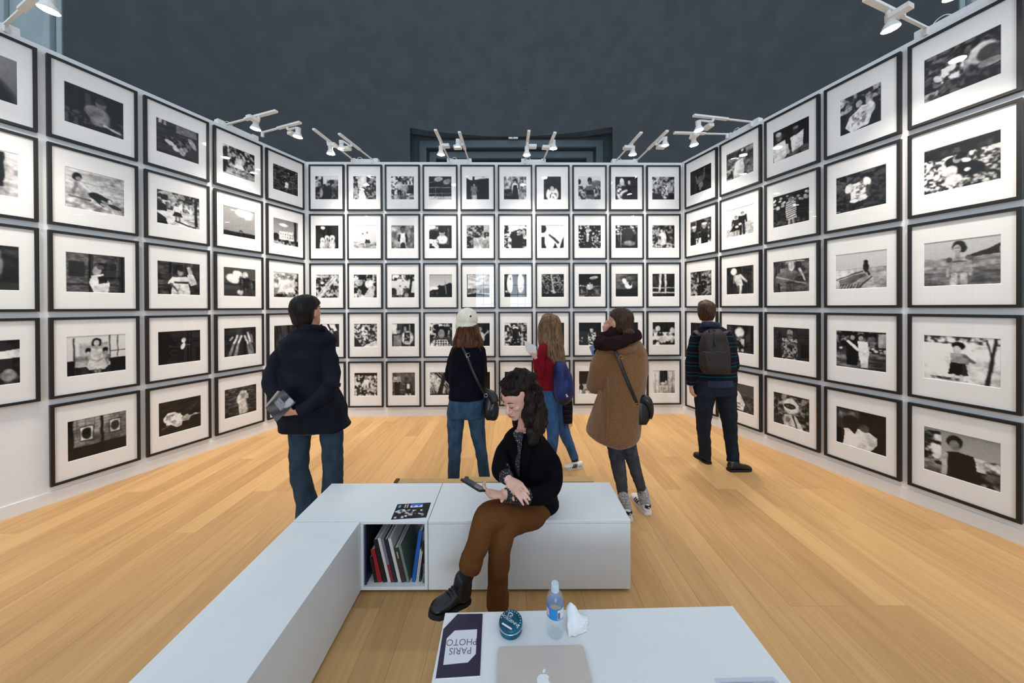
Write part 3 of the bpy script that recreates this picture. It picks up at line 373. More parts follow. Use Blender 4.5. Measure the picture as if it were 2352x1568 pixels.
pic('r34', 'a figure sitting on a rowing boat by a pale sea', lambda p: p.grad(.72, .66).rect(0, .44, 1, .46, .55).tex(.62, .70, 3, 12, y0=.46).poly([(0, .70), (.34, .56), (.64, .52), (.70, .64), (.52, .95), (.48, 1), (.02, 1)], .62).poly([(.06, .76), (.38, .62), (.60, .58), (.62, .66), (.36, .84), (.1, .92)], .42).mix(((np.mod((p.U + p.V * .4) * 16, 1) < .4) & (p.V > .86) & (p.U > .08) & (p.U < .48)) * .8, .15).line(0, .74, .55, .52, .012, .2).line(.46, 1, .72, .68, .015, .2).ell(.62, .42, .055, .15, .10).ell(.62, .28, .045, .06, .14).line(.66, .55, .68, .62, .02, .1).grain(), (0.362, 0.345))
pic('r35', 'a smiling girl in a puff-sleeved swimsuit on a beach', lambda p: p.grad(.68, .62).poly([(.58, .36), (.75, .29), (.88, .24), (1, .14), (1, .37), (.6, .40)], .20).rect(0, .39, 1, .41, .5).tex(.44, .60, 3, 18, y0=.41, y1=.62).tex(.34, .50, 4, 16, y0=.62).line(.36, .47, .335, .78, .024, .60).line(.62, .46, .645, .78, .024, .62).poly([(.38, .39), (.60, .38), (.60, .56), (.62, .72), (.37, .74), (.40, .56)], .60).rect(.40, .47, .59, .50, .34).ell(.365, .43, .045, .06, .38).ell(.625, .41, .05, .055, .40).ell(.49, .735, .125, .05, .46).line(.43, .76, .41, 1, .048, .66, .042).line(.55, .76, .55, 1, .048, .60, .042).line(.48, .28, .48, .38, .03, .55).ell(.49, .15, .095, .115, .07).ell(.545, .20, .05, .08, .09).ell(.465, .195, .058, .085, .62).ell(.45, .175, .012, .009, .2).ell(.485, .175, .012, .009, .2).ell(.462, .235, .024, .010, .30).grain(), (0.366, 0.360))
pic('r41', 'small bright heads in the dark, behind the backpack', lambda p: p.tex(.05, .12, 5).ell(.6, .1, .05, .09, .7).dots(8, .03, .6, .6, 1).grain())
pic('r42', 'a figure with a huge white flower for a head', lambda p: p.tex(.10, .24, 6, 2).rect(.66, 0, .72, 1, .05).ell(.50, .27, .17, .17, .86, 0, .5).ell(.52, .62, .13, .22, .42).leaves(.1, .7, 13, x0=.38, x1=.66, y0=.5, y1=.95).ell(.42, .9, .04, .06, .8).ell(.60, .9, .04, .06, .75).grain())
pic('r43', 'a soldier in a rough woven coat in the shade', lambda p: p.tex(.06, .24, 6).rect(.72, .4, 1, 1, .06).ell(.46, .68, .22, .38, .40).leaves(.18, .62, 20, x0=.26, x1=.68, y0=.34, y1=1).ell(.48, .22, .09, .14, .42).ell(.48, .12, .09, .06, .5).rect(.40, .22, .56, .25, .12).grain())
pic('r44', 'a couple, he in a dark robe with white sash, she in white', lambda p: p.leaves(.04, .5, 9, y1=.42).tex(.25, .5, 3, 20, y0=.56).rect(0, .40, 1, .56, .20).dots(20, .03, .75, .42, .54).rect(.86, .05, 1, .4, .7).poly([(.22, .26), (.46, .26), (.48, .70), (.44, .92), (.22, .92)], .05).line(.26, .28, .46, .50, .035, .88).poly([(.46, .26), (.66, .26), (.68, .6), (.66, .95), (.52, .95), (.48, .6)], .86).ell(.35, .13, .075, .10, .07).ell(.35, .17, .05, .06, .55).ell(.52, .15, .07, .09, .10).ell(.52, .18, .05, .06, .6).grain())
pic('r45', 'a girl in a dark beret and skirt in bright snow', lambda p: p.tex(.78, .92, 4, 12).leaves(.25, .9, 10, y1=.16).tex(.2, .8, 12, y0=.90, y1=.97, x1=.6).line(.95, .02, .84, 1, .022, .12, .03).line(.84, .05, .89, .4, .012, .15).ell(.48, .20, .095, .09, .05).ell(.46, .28, .06, .08, .66).poly([(.38, .36), (.56, .36), (.66, .5), (.6, .6), (.38, .58)], .55).line(.56, .42, .68, .52, .03, .40).poly([(.38, .58), (.58, .58), (.62, .84), (.34, .84)], .07).line(.42, .84, .42, .94, .025, .75).line(.53, .84, .52, .94, .025, .7).grain(), (0.366, 0.360))
pic('r51', 'a pale sheet beside a dark trouser leg', lambda p: p.tex(.55, .8, 6).rect(.6, 0, 1, 1, .3).grain())
pic('r52', 'a person wrapped in a white sheet on gravel', lambda p: p.tex(.22, .40, 18).grad(.35, .3).tex(.2, .4, 16, y0=.35).poly([(.1, .35), (.45, .28), (.68, .70), (.62, .95), (.15, .9)], .80).ell(.30, .16, .08, .11, .45).ell(.30, .10, .08, .06, .12).line(.2, .75, .5, .72, .02, .2).line(.25, .88, .5, .85, .02, .25).grain())
pic('r53', 'a racing driver in a white full-face helmet', lambda p: p.leaves(.10, .50, 9).ell(.50, .35, .21, .25, .82).ell(.47, .36, .17, .085, .10).ell(.42, .36, .05, .03, .4).ell(.54, .36, .05, .03, .35).poly([(.32, .64), (.62, .60), (.82, .95), (.84, 1), (.3, 1)], .72).ell(.42, .78, .12, .14, .62).ell(.42, .78, .07, .09, .42).line(.56, .64, .68, 1, .02, .2).poly([(0, .7), (.25, .75), (.3, 1), (0, 1)], .22).grain())
pic('r54', 'two people in white shirts seen from behind', lambda p: p.grad(.32, .16).tex(.2, .55, 4, y1=.3, x1=.4).rect(.48, 0, 1, 1, .12).poly([(.14, .60), (.34, .48), (.62, .48), (.82, .60), (.84, .78), (.70, 1), (.16, 1)], .88).ell(.32, .36, .18, .18, .07).poly([(.2, .45), (.46, .42), (.40, .66)], .07).ell(.60, .34, .15, .18, .09).ell(.58, .44, .10, .10, .35).poly([(0, .55), (.18, .6), (.16, .95), (0, .9)], .05).grain())
pic('r55', 'a long-haired man in a dark shirt above a town', lambda p: p.grad(.55, .66).leaves(.10, .75, 9, y0=.05, y1=.75, x1=.24).tex(.3, .9, 9, 7, y0=.44, y1=.72, x0=.6, c=2.2).leaves(.08, .5, 12, y0=.72).tex(.3, .45, 8, y0=.8, x1=.3).poly([(.30, .46), (.48, .40), (.68, .42), (.72, .7), (.68, 1), (.32, 1)], .07).line(.31, .5, .29, .95, .04, .6).ell(.43, .20, .11, .13, .05).ell(.43, .28, .07, .12, .42).grain(), (0.366, 0.360))
ROWN = ('top row', 'second row', 'middle row', 'fourth row', 'bottom row')
def ring_mesh(name, w, h, iw, ih, y0, y1, m, slope=0.0):
    """flat ring: outer w x h, opening iw x ih, from front y0 to back y1; slope widens the front opening (bevelled mat)"""
    def R(a, b, y): return [(-a / 2, y, -b / 2), (a / 2, y, -b / 2), (a / 2, y, b / 2), (-a / 2, y, b / 2)]
    V = R(w, h, y0) + R(iw + slope, ih + slope, y0) + R(w, h, y1) + R(iw, ih, y1); Fc = []
    for i in range(4):
        j = (i + 1) % 4
        Fc += [(i, j, 4 + j, 4 + i), (8 + j, 8 + i, 12 + i, 12 + j), (j, i, 8 + i, 8 + j), (4 + i, 4 + j, 12 + j, 12 + i)]
    return mesh(name, V, Fc, m)
BW = 0.0225
FR_ME = ring_mesh('frame', fw, fh, fw - 2 * BW, fh - 2 * BW, 0.0, FD - 0.001, M_FRAME)
GL_ME = mesh('glass', [(-fw / 2 + BW, .008, -fh / 2 + BW), (fw / 2 - BW, .008, -fh / 2 + BW), (fw / 2 - BW, .008, fh / 2 - BW), (-fw / 2 + BW, .008, fh / 2 - BW)], [(0, 1, 2, 3)], M_GLASS)
MT_ME = {}
def print_mesh(fn, n, w, h, seed):
    p = Pic(n, seed); r = fn(p); T = np.clip(p.T, 0, 1); T = np.clip(T + .16 * np.sin(2 * np.pi * (T - .5)) * -.0 + .10 * (T - .5) + .06 * np.sin(2 * np.pi * (T - 0.0)) * -1.0, 0.02, 0.93)
    lt = np.where(T <= 0.04045, T / 12.92, ((T + 0.055) / 1.055) ** 2.4)
    k = n + 1
    xs = np.linspace(-w / 2, w / 2, k); zs = np.linspace(h / 2, -h / 2, k)
    X, Z = np.meshgrid(xs, zs); V = np.stack([X.ravel(), np.full(k * k, 0.0165), Z.ravel()], 1)
    i, j = np.meshgrid(np.arange(n), np.arange(n), indexing='ij'); a = (i * k + j).ravel()
    Q = np.stack([a, a + k, a + k + 1, a + 1], 1)
    me = bpy.data.meshes.new('print'); me.vertices.add(k * k); me.vertices.foreach_set('co', V.ravel())
    me.loops.add(4 * n * n); me.loops.foreach_set('vertex_index', Q.ravel().astype(np.int32))
    me.polygons.add(n * n); me.polygons.foreach_set('loop_start', np.arange(0, 4 * n * n, 4, dtype=np.int32))
    me.update(calc_edges=True)
    C = me.attributes.new('tone', 'FLOAT_COLOR', 'POINT')
    G = np.pad(lt, 1, mode='edge'); G = (G[:-1, :-1] + G[1:, :-1] + G[:-1, 1:] + G[1:, 1:]) / 4
    col = np.stack([G * 1.02, G, G * .975, np.ones_like(G)], 2).reshape(-1); C.data.foreach_set('color', col.astype(np.float32))
    me.materials.append(M_PRINT); return me
def hang(wall, c, r, key, where, n):
    w = WALLS[wall]; s = (c * w['p'] + fw / 2) * (-1 if wall == 'L' else 1)
    q = w['o'] + w['t'] * s; desc, fn, (pw, ph) = P[key]; ztop = ftop - r * py_
    lab = next((q for q in ('black framed print of ' + desc + ', ' + where, 'framed print of ' + desc + ', ' + where, 'framed print of ' + desc) if len(q.split()) <= 16))
    ob = thing('framed_photograph', lab, 'picture', (q.x, q.y, ztop - fh / 2), w['rz'], 'black framed photographs covering the walls')
    obj('frame', FR_ME, ob)
    if (pw, ph) not in MT_ME: MT_ME[(pw, ph)] = ring_mesh('mat', fw - 2 * BW, fh - 2 * BW, pw, ph, 0.0125, 0.016, M_MAT, 0.007)
    obj('mat', MT_ME[(pw, ph)], ob); obj('print', print_mesh(fn, n, pw + .004, ph + .004, ord(wall) * 101 + c * 17 + r * 5), ob); obj('glass', GL_ME, ob)
    return ob
for r in range(5):
    for c, L in enumerate('EDCBA'):
        if L + str(r + 1) in P: hang('L', c, r, L + str(r + 1), 'left wall ' + ROWN[r], 56 if c < 2 else 84)
    for c in range(10): hang('B', c, r, 'b%d%s' % (r + 1, '123456789A'[c]), 'back wall ' + ROWN[r], 52)
    for c in range(5): hang('R', c, r, 'r%d%d' % (r + 1, c + 1), 'right wall ' + ROWN[r], 56 if c < 2 else 88)
# ---------------------------------------------------------------- shape helpers for round and soft things
def frame_of(d, ref=None):
    d = Vector(d).normalized(); ref = Vector(ref) if ref is not None else (Vector((0, 0, 1)) if abs(d.z) < 0.95 else Vector((0, 1, 0)))
    s = ref - d * ref.dot(d)
    if s.length < 1e-6: s = d.orthogonal()
    s.normalize(); return s, d.cross(s)
def catmull(P_, k):
    if k <= 1 or len(P_) < 3: return [tuple(p) for p in P_]
    A = np.array(P_, float); out = []
    for i in range(len(A) - 1):
        p0, p1, p2, p3 = A[max(i - 1, 0)], A[i], A[i + 1], A[min(i + 2, len(A) - 1)]
        for j in range(k):
            t = j / k; out.append(.5 * (2 * p1 + (p2 - p0) * t + (2 * p0 - 5 * p1 + 4 * p2 - p3) * t * t + (3 * p1 - p0 - 3 * p2 + p3) * t ** 3))
    out.append(A[-1]); return [tuple(p) for p in out]
def tube(pts, rad, n=12, sub=4, ref=None, cap=True, ratio=1.0):
    """pts: points; rad: radius each (or one); ratio: second radius over first; ref: direction of the first radius"""
    if not hasattr(rad, '__len__'): rad = [rad] * len(pts)
    C = catmull([tuple(p) + (r,) for p, r in zip(pts, rad)], sub); V, Fc = [], []
    m = len(C); prev = None
    for i, c in enumerate(C):
        p = Vector(c[:3]); a = Vector(C[max(i - 1, 0)][:3]); b = Vector(C[min(i + 1, m - 1)][:3]); d = b - a
        if d.length < 1e-9: d = Vector((0, 0, 1))
        s, t = frame_of(d, ref if ref is not None else prev); prev = s
        for k in range(n):
            an = 2 * math.pi * k / n; V.append(p + s * (math.cos(an) * c[3]) + t * (math.sin(an) * c[3] * ratio))
    for i in range(m - 1):
        for k in range(n):
            k2 = (k + 1) % n; Fc.append((i * n + k, i * n + k2, (i + 1) * n + k2, (i + 1) * n + k))
    if cap: Fc += [tuple(range(n))[::-1], tuple(range((m - 1) * n, m * n))]
    return V, Fc
def ball(c, r, R=None, nu=16, nv=10):
    if not hasattr(r, '__len__'): r = (r, r, r)
    V, Fc = [], []
    for i in range(nv + 1):
        a = math.pi * i / nv
        for j in range(nu):
            b = 2 * math.pi * j / nu; V.append(Vector((r[0] * math.sin(a) * math.cos(b), r[1] * math.sin(a) * math.sin(b), r[2] * math.cos(a))))
    for i in range(nv):
        for j in range(nu):
            j2 = (j + 1) % nu; Fc.append((i * nu + j, (i + 1) * nu + j, (i + 1) * nu + j2, i * nu + j2))
    return xf((V, Fc), c, R)
def lathe(prof, n=32, cap0=True, cap1=True):
    V, Fc = [], []
    for r, z in prof:
        for j in range(n): V.append(Vector((r * math.cos(2 * math.pi * j / n), r * math.sin(2 * math.pi * j / n), z)))
    for i in range(len(prof) - 1):
        for j in range(n):
            j2 = (j + 1) % n; Fc.append((i * n + j, i * n + j2, (i + 1) * n + j2, (i + 1) * n + j))
    if cap0: Fc.append(tuple(range(n))[::-1])
    if cap1: Fc.append(tuple(range((len(prof) - 1) * n, len(prof) * n)))
    return V, Fc
def orient(d, ref=None):                      # rotation taking +z to d
    d = Vector(d).normalized(); s, t = frame_of(d, ref); return Matrix((s, t, d)).transposed()
def part(name, VF, m, parent, smooth=True, world=True):
    """world=True: VF is in world space, moved into the parent's space"""
    V, Fc = VF
    if world and parent is not None:
        I = (Matrix.Translation(parent.location) @ parent.rotation_euler.to_matrix().to_4x4()).inverted(); V = [I @ Vector(v) for v in V]
    me = mesh(name, V, Fc, m, smooth)
    return obj(name, me, parent)
def auto(o, ang=40):
    me = o.data; bm = bmesh.new(); bm.from_mesh(me)
    for e in bm.edges: e.smooth = not (len(e.link_faces) == 2 and e.calc_face_angle(0) > math.radians(ang))
    bm.to_mesh(me); bm.free(); return o
def text_vf(s, h, extr=0.0, align='CENTER', shear=0.0, space=1.0):
    cu = bpy.data.curves.new('t', 'FONT'); cu.body = s; cu.size = h; cu.align_x = align; cu.align_y = 'CENTER'; cu.extrude = extr; cu.space_character = space; cu.resolution_u = 3; cu.shear = shear
    o = bpy.data.objects.new('t', cu); COL.objects.link(o); dg = bpy.context.evaluated_depsgraph_get(); dg.update(); me = bpy.data.meshes.new_from_object(o.evaluated_get(dg))
    VF = ([Vector(v.co) for v in me.vertices], [tuple(p.vertices) for p in me.polygons]); bpy.data.objects.remove(o); bpy.data.curves.remove(cu); bpy.data.meshes.remove(me); return VF
# ---------------------------------------------------------------- spotlights along the wall tops
M_LENS = mat('lit_lamp_lens', (1, 1, 1), 0.3, emit=((1.0, 0.97, 0.93), 45.0))
M_SLOT = mat('dark_track_slot', (0.05, 0.04, 0.035), 0.7)
ZA = 4.06
def solid(V8): return V8, [(0, 3, 2, 1), (4, 5, 6, 7), (0, 1, 5, 4), (1, 2, 6, 5), (2, 3, 7, 6), (3, 0, 4, 7)]
def bar(a, b, w, h, up=Vector((0, 0, 1))):
    a, b = Vector(a), Vector(b); d = (b - a).normalized(); s = d.cross(up).normalized() * (w / 2); u = s.cross(d).normalized() * (h / 2)
    return solid([a - s - u, a + s - u, a + s + u, a - s + u, b - s - u, b + s - u, b + s + u, b - s + u])
def spotlight(Mp, Tp, Dp, label, side, wallk, frac=0.68):
    M, T = Vector(Mp), Vector(Tp); w = WALLS[wallk]; H = M.lerp(T, frac)
    D = Vector(Dp) if not isinstance(Dp, tuple) or len(Dp) == 3 else at(Dp[0], Dp[1], H.y)
    root = thing('track_spotlight', label, 'spotlight', (M.x, M.y, ZA), 0, 'white spotlights on arms along the wall tops')
    mid = M.lerp(T, 0.42)
    part('arm', bar(M, mid + (T - M) * .03, .020, .016), M_WHITEM, root, False)
    tr = part('track', bar(mid, T, .040, .022), M_WHITEM, root, False)
    part('slot', bar(M.lerp(T, .60) - Vector((0, 0, .0105)), M.lerp(T, .95) - Vector((0, 0, .0105)), .012, .003), M_SLOT, tr, False)
    part('bracket', bar(M - Vector((0, 0, .06)), M + Vector((0, 0, .008)), .022, .03, Vector((1, 0, 0))), M_WHITEM, root, False)
    n3 = Vector((w['n'].x, w['n'].y, 0)); aim = (Vector((0, 0, -1)) - n3 * 0.10).normalized()
    neck = D - aim * .105
    part('stem', tube([H - Vector((0, 0, .008)), H - Vector((0, 0, .05)), neck + (H - neck) * .25, neck], [.016, .013, .013, .016], 10, 3), M_WHITEM, root)
    d2 = (T - M).normalized(); sd = d2.cross(Vector((0, 0, 1))) * side; bc = H - Vector((0, 0, .075))
    part('driver_box', bar(bc + sd * .015 + d2 * .0, bc + sd * .125, .075, .036), M_WHITEM, root, False)
    R = orient(aim, (1, 0, 0) if abs(aim.x) < .9 else (0, 1, 0))
    ho = part('housing', xf(lathe([(.022, -.115), (.030, -.112), (.031, -.062), (.028, -.058), (.0285, -.05), (.034, -.045), (.052, -.010), (.055, -.004), (.055, .002)], 24), D, R), M_WHITEM, root); auto(ho)
    part('lens', xf(lathe([(.0, .0035), (.051, .0030)], 24, False, False), D, R), M_LENS, root, False)
    ld = bpy.data.lights.new('spot', 'SPOT'); ld.energy = SPOT_W; ld.spot_size = math.radians(100); ld.spot_blend = 1.0; ld.shadow_soft_size = 0.05; ld.color = (1.0, 0.90, 0.79)
    lo = bpy.data.objects.new('bulb', ld); link(lo, root); lo.location = D + aim * .012 - root.location; lo.rotation_euler = (-aim).to_track_quat('Z', 'Y').to_euler()
    return root
def mount(px0, px1, wallk, label):
    w = WALLS[wallk]; ps = []
    for p in (px0, px1):
        d = ray(*p); a = Vector((d.x, d.y)); A = Matrix(((a.x, -w['t'].x), (a.y, -w['t'].y))); s = A.inverted() @ w['wo']; ps.append(w['wo'] + w['t'] * s.y)
    c = (ps[0] + ps[1]) / 2 - w['n'] * .04; L = (ps[1] - ps[0]).length; root = thing('light_mount', label, 'light mount', (c.x, c.y, WALL_TOP), w['rz'], 'white boxes carrying the spotlights')
    bbox('casing', -L / 2, L / 2, -.035, .035, 0, .050, M_WHITEM, root, .004); bbox('end_block', -L / 2 - .012, -L / 2 + .06, -.04, .04, 0, .062, M_WHITEM, root, .004); bbox('end_block', L / 2 - .06, L / 2 + .012, -.04, .04, 0, .062, M_WHITEM, root, .004)
    me = mesh('cable', *tube([(-L * .35, 0, .045), (-L * .28, .0, .085), (-L * .18, 0, .09), (-L * .08, 0, .045)], .004, 6, 4), M_WHITEM, True); obj('cable', me, root)
    return root
def oz(p): return on_z(p[0], p[1], ZA)
SP = [((515, 287), (635, 255), (587, 296), 'L', 1, 'left wall, larger head with arm reaching right, third picture column from corner'),
      ((603, 304), (690, 281), (684, 314), 'L', -1, 'left wall, arm nearest the corner'),
      ((810, 366), (720, 296), (760, 353), 'B', -1, 'back wall, leftmost lamp by the left corner'),
      ((855, 366), (779, 307), (785, 342), 'B', 1, 'back wall, second lamp from the left corner'),
      ((1032, 367), (1000, 298), (1013, 355), 'B', -1, 'back wall, third lamp, before the left doorway moulding'),
      ((1076, 367), (1055, 303), (1052, 339), 'B', 1, 'back wall, fourth lamp, before the dark doorway'),
      ((1206, 367), (1215, 300), (1210, 356), 'B', -1, 'back wall, fifth lamp, nearly pointing at the camera'),
      ((1248, 368), (1275, 304), (1271, 341), 'B', 1, 'back wall, sixth lamp, right of the doorway middle'),
      ((1415, 369), (1473, 304), (1453, 355), 'B', 1, 'back wall, seventh lamp, right of the doorway'),
      ((1462, 369), (1533, 300), (1527, 334), 'B', -1, 'back wall, rightmost lamp by the right corner'),
      ((1670, 308), (1548, 305), (1594, 333), 'R', -1, 'right wall, lower lamp nearest the corner'),
      ((1726, 280), (1593, 265), (1605, 299), 'R', 1, 'right wall, upper lamp near the corner')]
for m_, t_, d_, wk, sd, lb in SP: spotlight(oz(m_), oz(t_), d_, 'white spotlight on ' + lb, sd, wk)
def near_lamp(wk, s, dpx, lb, side, L=.85, drop=.22, fr=.75):
    w = WALLS[wk]; q = w['wo'] + w['t'] * s; M = Vector((q.x, q.y, ZA)); n = Vector((w['n'].x, w['n'].y, 0)); T = M + n * L; H = M.lerp(T, fr)
    spotlight(M, T, dpx if dpx else H - Vector((0, 0, drop)) - n * .03, 'white spotlight on ' + lb, side, wk, fr)
def s_of(wk, px):   # distance along a wall of the vertical through a pixel column
    w = WALLS[wk]; d = ray(px, CY); A = Matrix(((d.x, -w['t'].x), (d.y, -w['t'].y))); return (A.inverted() @ w['wo']).y
sl = s_of('L', 18); sr = s_of('R', 2128)
near_lamp('L', sl, (112, 23), 'left wall at the top left of the photo, large bright lens', 1, fr=.88)
near_lamp('L', sl - .34, None, 'left wall, outside the frame', -1)
near_lamp('R', sr, (2046, 66), 'right wall at the top right of the photo, arm slanting left', -1, fr=.66)
near_lamp('R', sr + .34, None, 'right wall, lens just touching the top edge', 1)
mount((503, 280), (592, 310), 'L', 'white spotlight box on top of the left wall')
mount((807, 366), (866, 366), 'B', 'white spotlight box, leftmost on the back wall')
mount((1028, 366), (1081, 366), 'B', 'white spotlight box left of the doorway middle')
mount((1199, 366), (1252, 366), 'B', 'white spotlight box right of the doorway middle')
mount((1408, 366), (1463, 366), 'B', 'white spotlight box, rightmost on the back wall')
mount((1668, 300), (1740, 280), 'R', 'white spotlight box on top of the right wall near the corner')
w_ = WALLS['L']; q_ = w_['wo'] + w_['t'] * (sl - .17)
def mount_s(wk, s0, s1, lb):
    w = WALLS[wk]; a = w['wo'] + w['t'] * s0; b = w['wo'] + w['t'] * s1
    pa = ((a.x / a.y) * F + CX, CY); pb = ((b.x / b.y) * F + CX, CY); mount(pa, pb, wk, lb)
mount_s('L', sl - .40, sl + .06, 'white spotlight box on the left wall at the photo edge')
mount_s('R', sr - .06, sr + .40, 'white spotlight box on the right wall at the photo edge')
sg = thing('door_sign', 'small pale strip light above the dark doorway', 'sign', (.06, 9.44, 6.70)); bbox('casing', -.14, .14, -.05, 0, -.02, .02, M_WHITEM, sg, .004); bbox('divider', -.02, .0, -.052, -.05, -.018, .018, M_DARK, sg)
# ---------------------------------------------------------------- white bench units, low table
BZ, BY0, BY1 = 0.434, 1.914, 2.332
def bench(name, label, x0, x1, y0, y1, z1=BZ, rz=0.0, loc=None, cub=None, solid_front=True):
    cx, cy = (x0 + x1) / 2, (y0 + y1) / 2; root = thing(name, label, 'bench' if name == 'bench' else 'table', loc or (cx, cy, 0), rz, 'white laminate seating modules' if name == 'bench' else None)
    a, b = (x1 - x0) / 2 - .0012, (y1 - y0) / 2 - .0012; t = .019; z0 = .018
    bbox('top_panel', -a, a, -b, b, z1 - t, z1, M_BENCH, root, .0018)
    if cub is None:
        bbox('front_panel', -a, a, -b, -b + t, z0, z1 - t - .0015, M_BENCH, root, .001); bbox('back_panel', -a, a, b - t, b, z0, z1 - t - .0015, M_BENCH, root, .001)
        bbox('side_panel', -a, -a + t, -b + t, b - t, z0, z1 - t - .0015, M_BENCH, root, .001); bbox('side_panel', a - t, a, -b + t, b - t, z0, z1 - t - .0015, M_BENCH, root, .001)
        bbox('bottom_panel', -a + t, a - t, -b + t, b - t, z0, z0 + t, M_BENCH, root)
    else:
        c0 = cub - cx
        for nm, p in (('side_panel', (-a, -a + t, -b, b, z0, z1 - t - .001)), ('side_panel', (a - t, a, -b, b, z0, z1 - t - .001)), ('divider', (c0, c0 + t, -b, b - t, z0, z1 - t - .001)),
                      ('bottom_panel', (-a + t, c0, -b, b, z0, z0 + t)), ('shelf_floor', (c0 + t, a - t, -b, b - t, z0, z0 + t)), ('back_panel', (-a + t, a - t, b - t, b, z0, z1 - t - .001)), ('front_panel', (-a + t, c0, -b, -b + t, z0 + t, z1 - t - .001))):
            bbox(nm, *p, M_BENCH, root, .001)
    for sx in (-1, 1):
        for sy in (-1, 1): obj('foot', mesh('foot', *xf(lathe([(.02, 0), (.02, z0)], 10), (sx * (a - .05), sy * (b - .05), 0)), M_DARK, False), root)
    return root
bench('bench', 'long white bench unit with the seated woman on it', -.512, .709, BY0, BY1)
bench('bench', 'white corner bench unit with an open cubby of books', -1.328, -.5135, BY0, BY1, cub=-.922)
bench('bench', 'long white bench arm running toward the camera at lower left', -1.328, -.918, .70, BY0 - .0015)
TZ = BZ
bl, br_ = on_z(1022, 1406, TZ), on_z(1683, 1390, TZ); ta = math.atan2(br_.y - bl.y, br_.x - bl.x); tw = (br_ - bl).length; td = .50
tc = (bl + br_) / 2 + Vector((math.sin(ta), -math.cos(ta), 0)) * (td / 2)
bench('table', 'low white table in the foreground with laptop and bottle', -tw / 2, tw / 2, -td / 2, td / 2, TZ, ta, (tc.x, tc.y, 0))
# cardboard boxes behind the bench
M_CARD = mat('brown_cardboard', rgb(206, 164, 112), 0.8, var=.06, vscale=6); M_TAPE = mat('dark_cardboard_end', rgb(92, 58, 36), .8, var=.2, vscale=20)
for i, (x0, x1, ya, yb, zt, lb) in enumerate(((-.88, -.37, 2.345, 2.40, .430, 'flat cardboard box behind the bench, left piece with dark end'), (-.365, .60, 2.350, 2.42, .432, 'flat cardboard box behind the bench, longer right piece'))):
    r_ = thing('cardboard_box', lb, 'box', ((x0 + x1) / 2, (ya + yb) / 2, 0), 0, 'cardboard boxes behind the bench'); hx, hy = (x1 - x0) / 2, (yb - ya) / 2
    bbox('carton', -hx + .03, hx, -hy, hy, 0, zt, M_CARD, r_, .004); bbox('end_flap', -hx, -hx + .029, -hy, hy, 0, zt + .004, M_TAPE, r_, .004)
    bbox('tape', -hx + .04, hx - .02, -.012, .012, zt, zt + .0006, M_CARD, r_)
# ---------------------------------------------------------------- books in the cubby
M_PAGES = mat('book_pages', (.75, .73, .68), .8, var=.06, vscale=60, stretch=(40, 1, 1))
def book(x, th, h, lean, cover, label, y=1.945, dp=.23, soft=False, name='book', pages=None):
    """x: bottom centre of the spine; lean in degrees (positive leans right)"""
    z = .0375; a = math.radians(lean); zl = z + abs(math.sin(a)) * th / 2
    r_ = thing(name, label, 'book', (x, y, zl), 0, 'books in the bench cubby'); r_.rotation_euler = (0, a, 0)
    t = .0022; b = th / 2; parts_ = [box_vf(-b, b, 0, t, 0, h), box_vf(-b, -b + t, t, dp, 0, h), box_vf(b - t, b, t, dp, 0, h)]
    obj('cover', mesh('cover', *join(parts_), cover), r_)
    if th > .006: bbox('pages', -b + t, b - t, t, dp - .004, .004, h - .004, pages or M_PAGES, r_)
    return r_
BK = dict(black=(14, 13, 16), red=(150, 20, 32), white=(205, 203, 200), grey=(120, 118, 130), teal=(24, 36, 48), brown=(58, 46, 40), green=(110, 128, 118), blue=(12, 78, 158), navy=(14, 32, 92), folder=(18, 92, 170), mag=(90, 90, 92))
BM = {k: mat('book_' + k, rgb(*v), .45, var=.05, vscale=12) for k, v in BK.items()}
k_ = 1.945 / F
def bx_(px): return (px - CX) * k_
BOOKS = [(860, 8, .16, -11, 'black', 'black book at the far left of the cubby'), (869.5, 10, .205, -13, 'red', 'dark red leaning book in the cubby'), (881, 9, .268, -13, 'black', 'black book between the red and the white book'), (890.5, 6.5, .278, -13, 'white', 'white leaning book next to the red book'),
         (897.5, 5.5, .272, -13, 'grey', 'thin grey and red spined book in the cubby'), (905.5, 7.5, .27, -13, 'teal', 'dark blue-grey book in the cubby'), (914.5, 7, .276, -13, 'white', 'white leaning book in the middle of the cubby'), (924.5, 10, .215, -13, 'brown', 'dark brown patterned book with pale lettering'), (934, 6, .235, -13, 'green', 'grey green leaning book'),]
for px, w_p, h_, ln, c_, lb in BOOKS:
    b_ = book(bx_(px), w_p * k_, h_, ln, BM[c_], lb)
    if c_ == 'grey': bbox('spine_panel', -w_p * k_ / 2, w_p * k_ / 2, -.0006, 0, .0, .11, BM['red'], b_)
    if c_ == 'brown':
        for k in range(7): bbox('spine_mark', -.003, .003, -.0008, 0, .150 + k * .0058, .150 + k * .0058 + .0042, BM['white'], b_)
book(bx_(940), 5 * k_, .315, 9, BM['navy'], 'navy blue folder leaning right', y=1.975)
book(bx_(945.5), 8 * k_, .318, 8.5, BM['folder'], 'bright blue folder leaning right', y=1.947)
for i in range(2): book(bx_(952.5 + 3.4 * i), 2.6 * k_, .205 - .012 * i, 8, BM['white'], ('white brochure leaning on the blue folder', 'shorter white brochure beside the dark magazine')[i], name='brochure')
book(bx_(961), 3 * k_, .27, 3.5, BM['teal'], 'dark magazine standing at the right of the cubby', y=1.95)
mg = book(bx_(971), 6 * k_, .31, 0, BM['mag'], 'black and white magazine against the right side', y=1.94)
bbox('spine_panel', -.0075, .0075, -.0008, -.0001, .03, .06, BM['green'], mg); bbox('spine_panel', -.0075, .0075, -.0008, -.0001, .12, .26, BM['black'], mg)
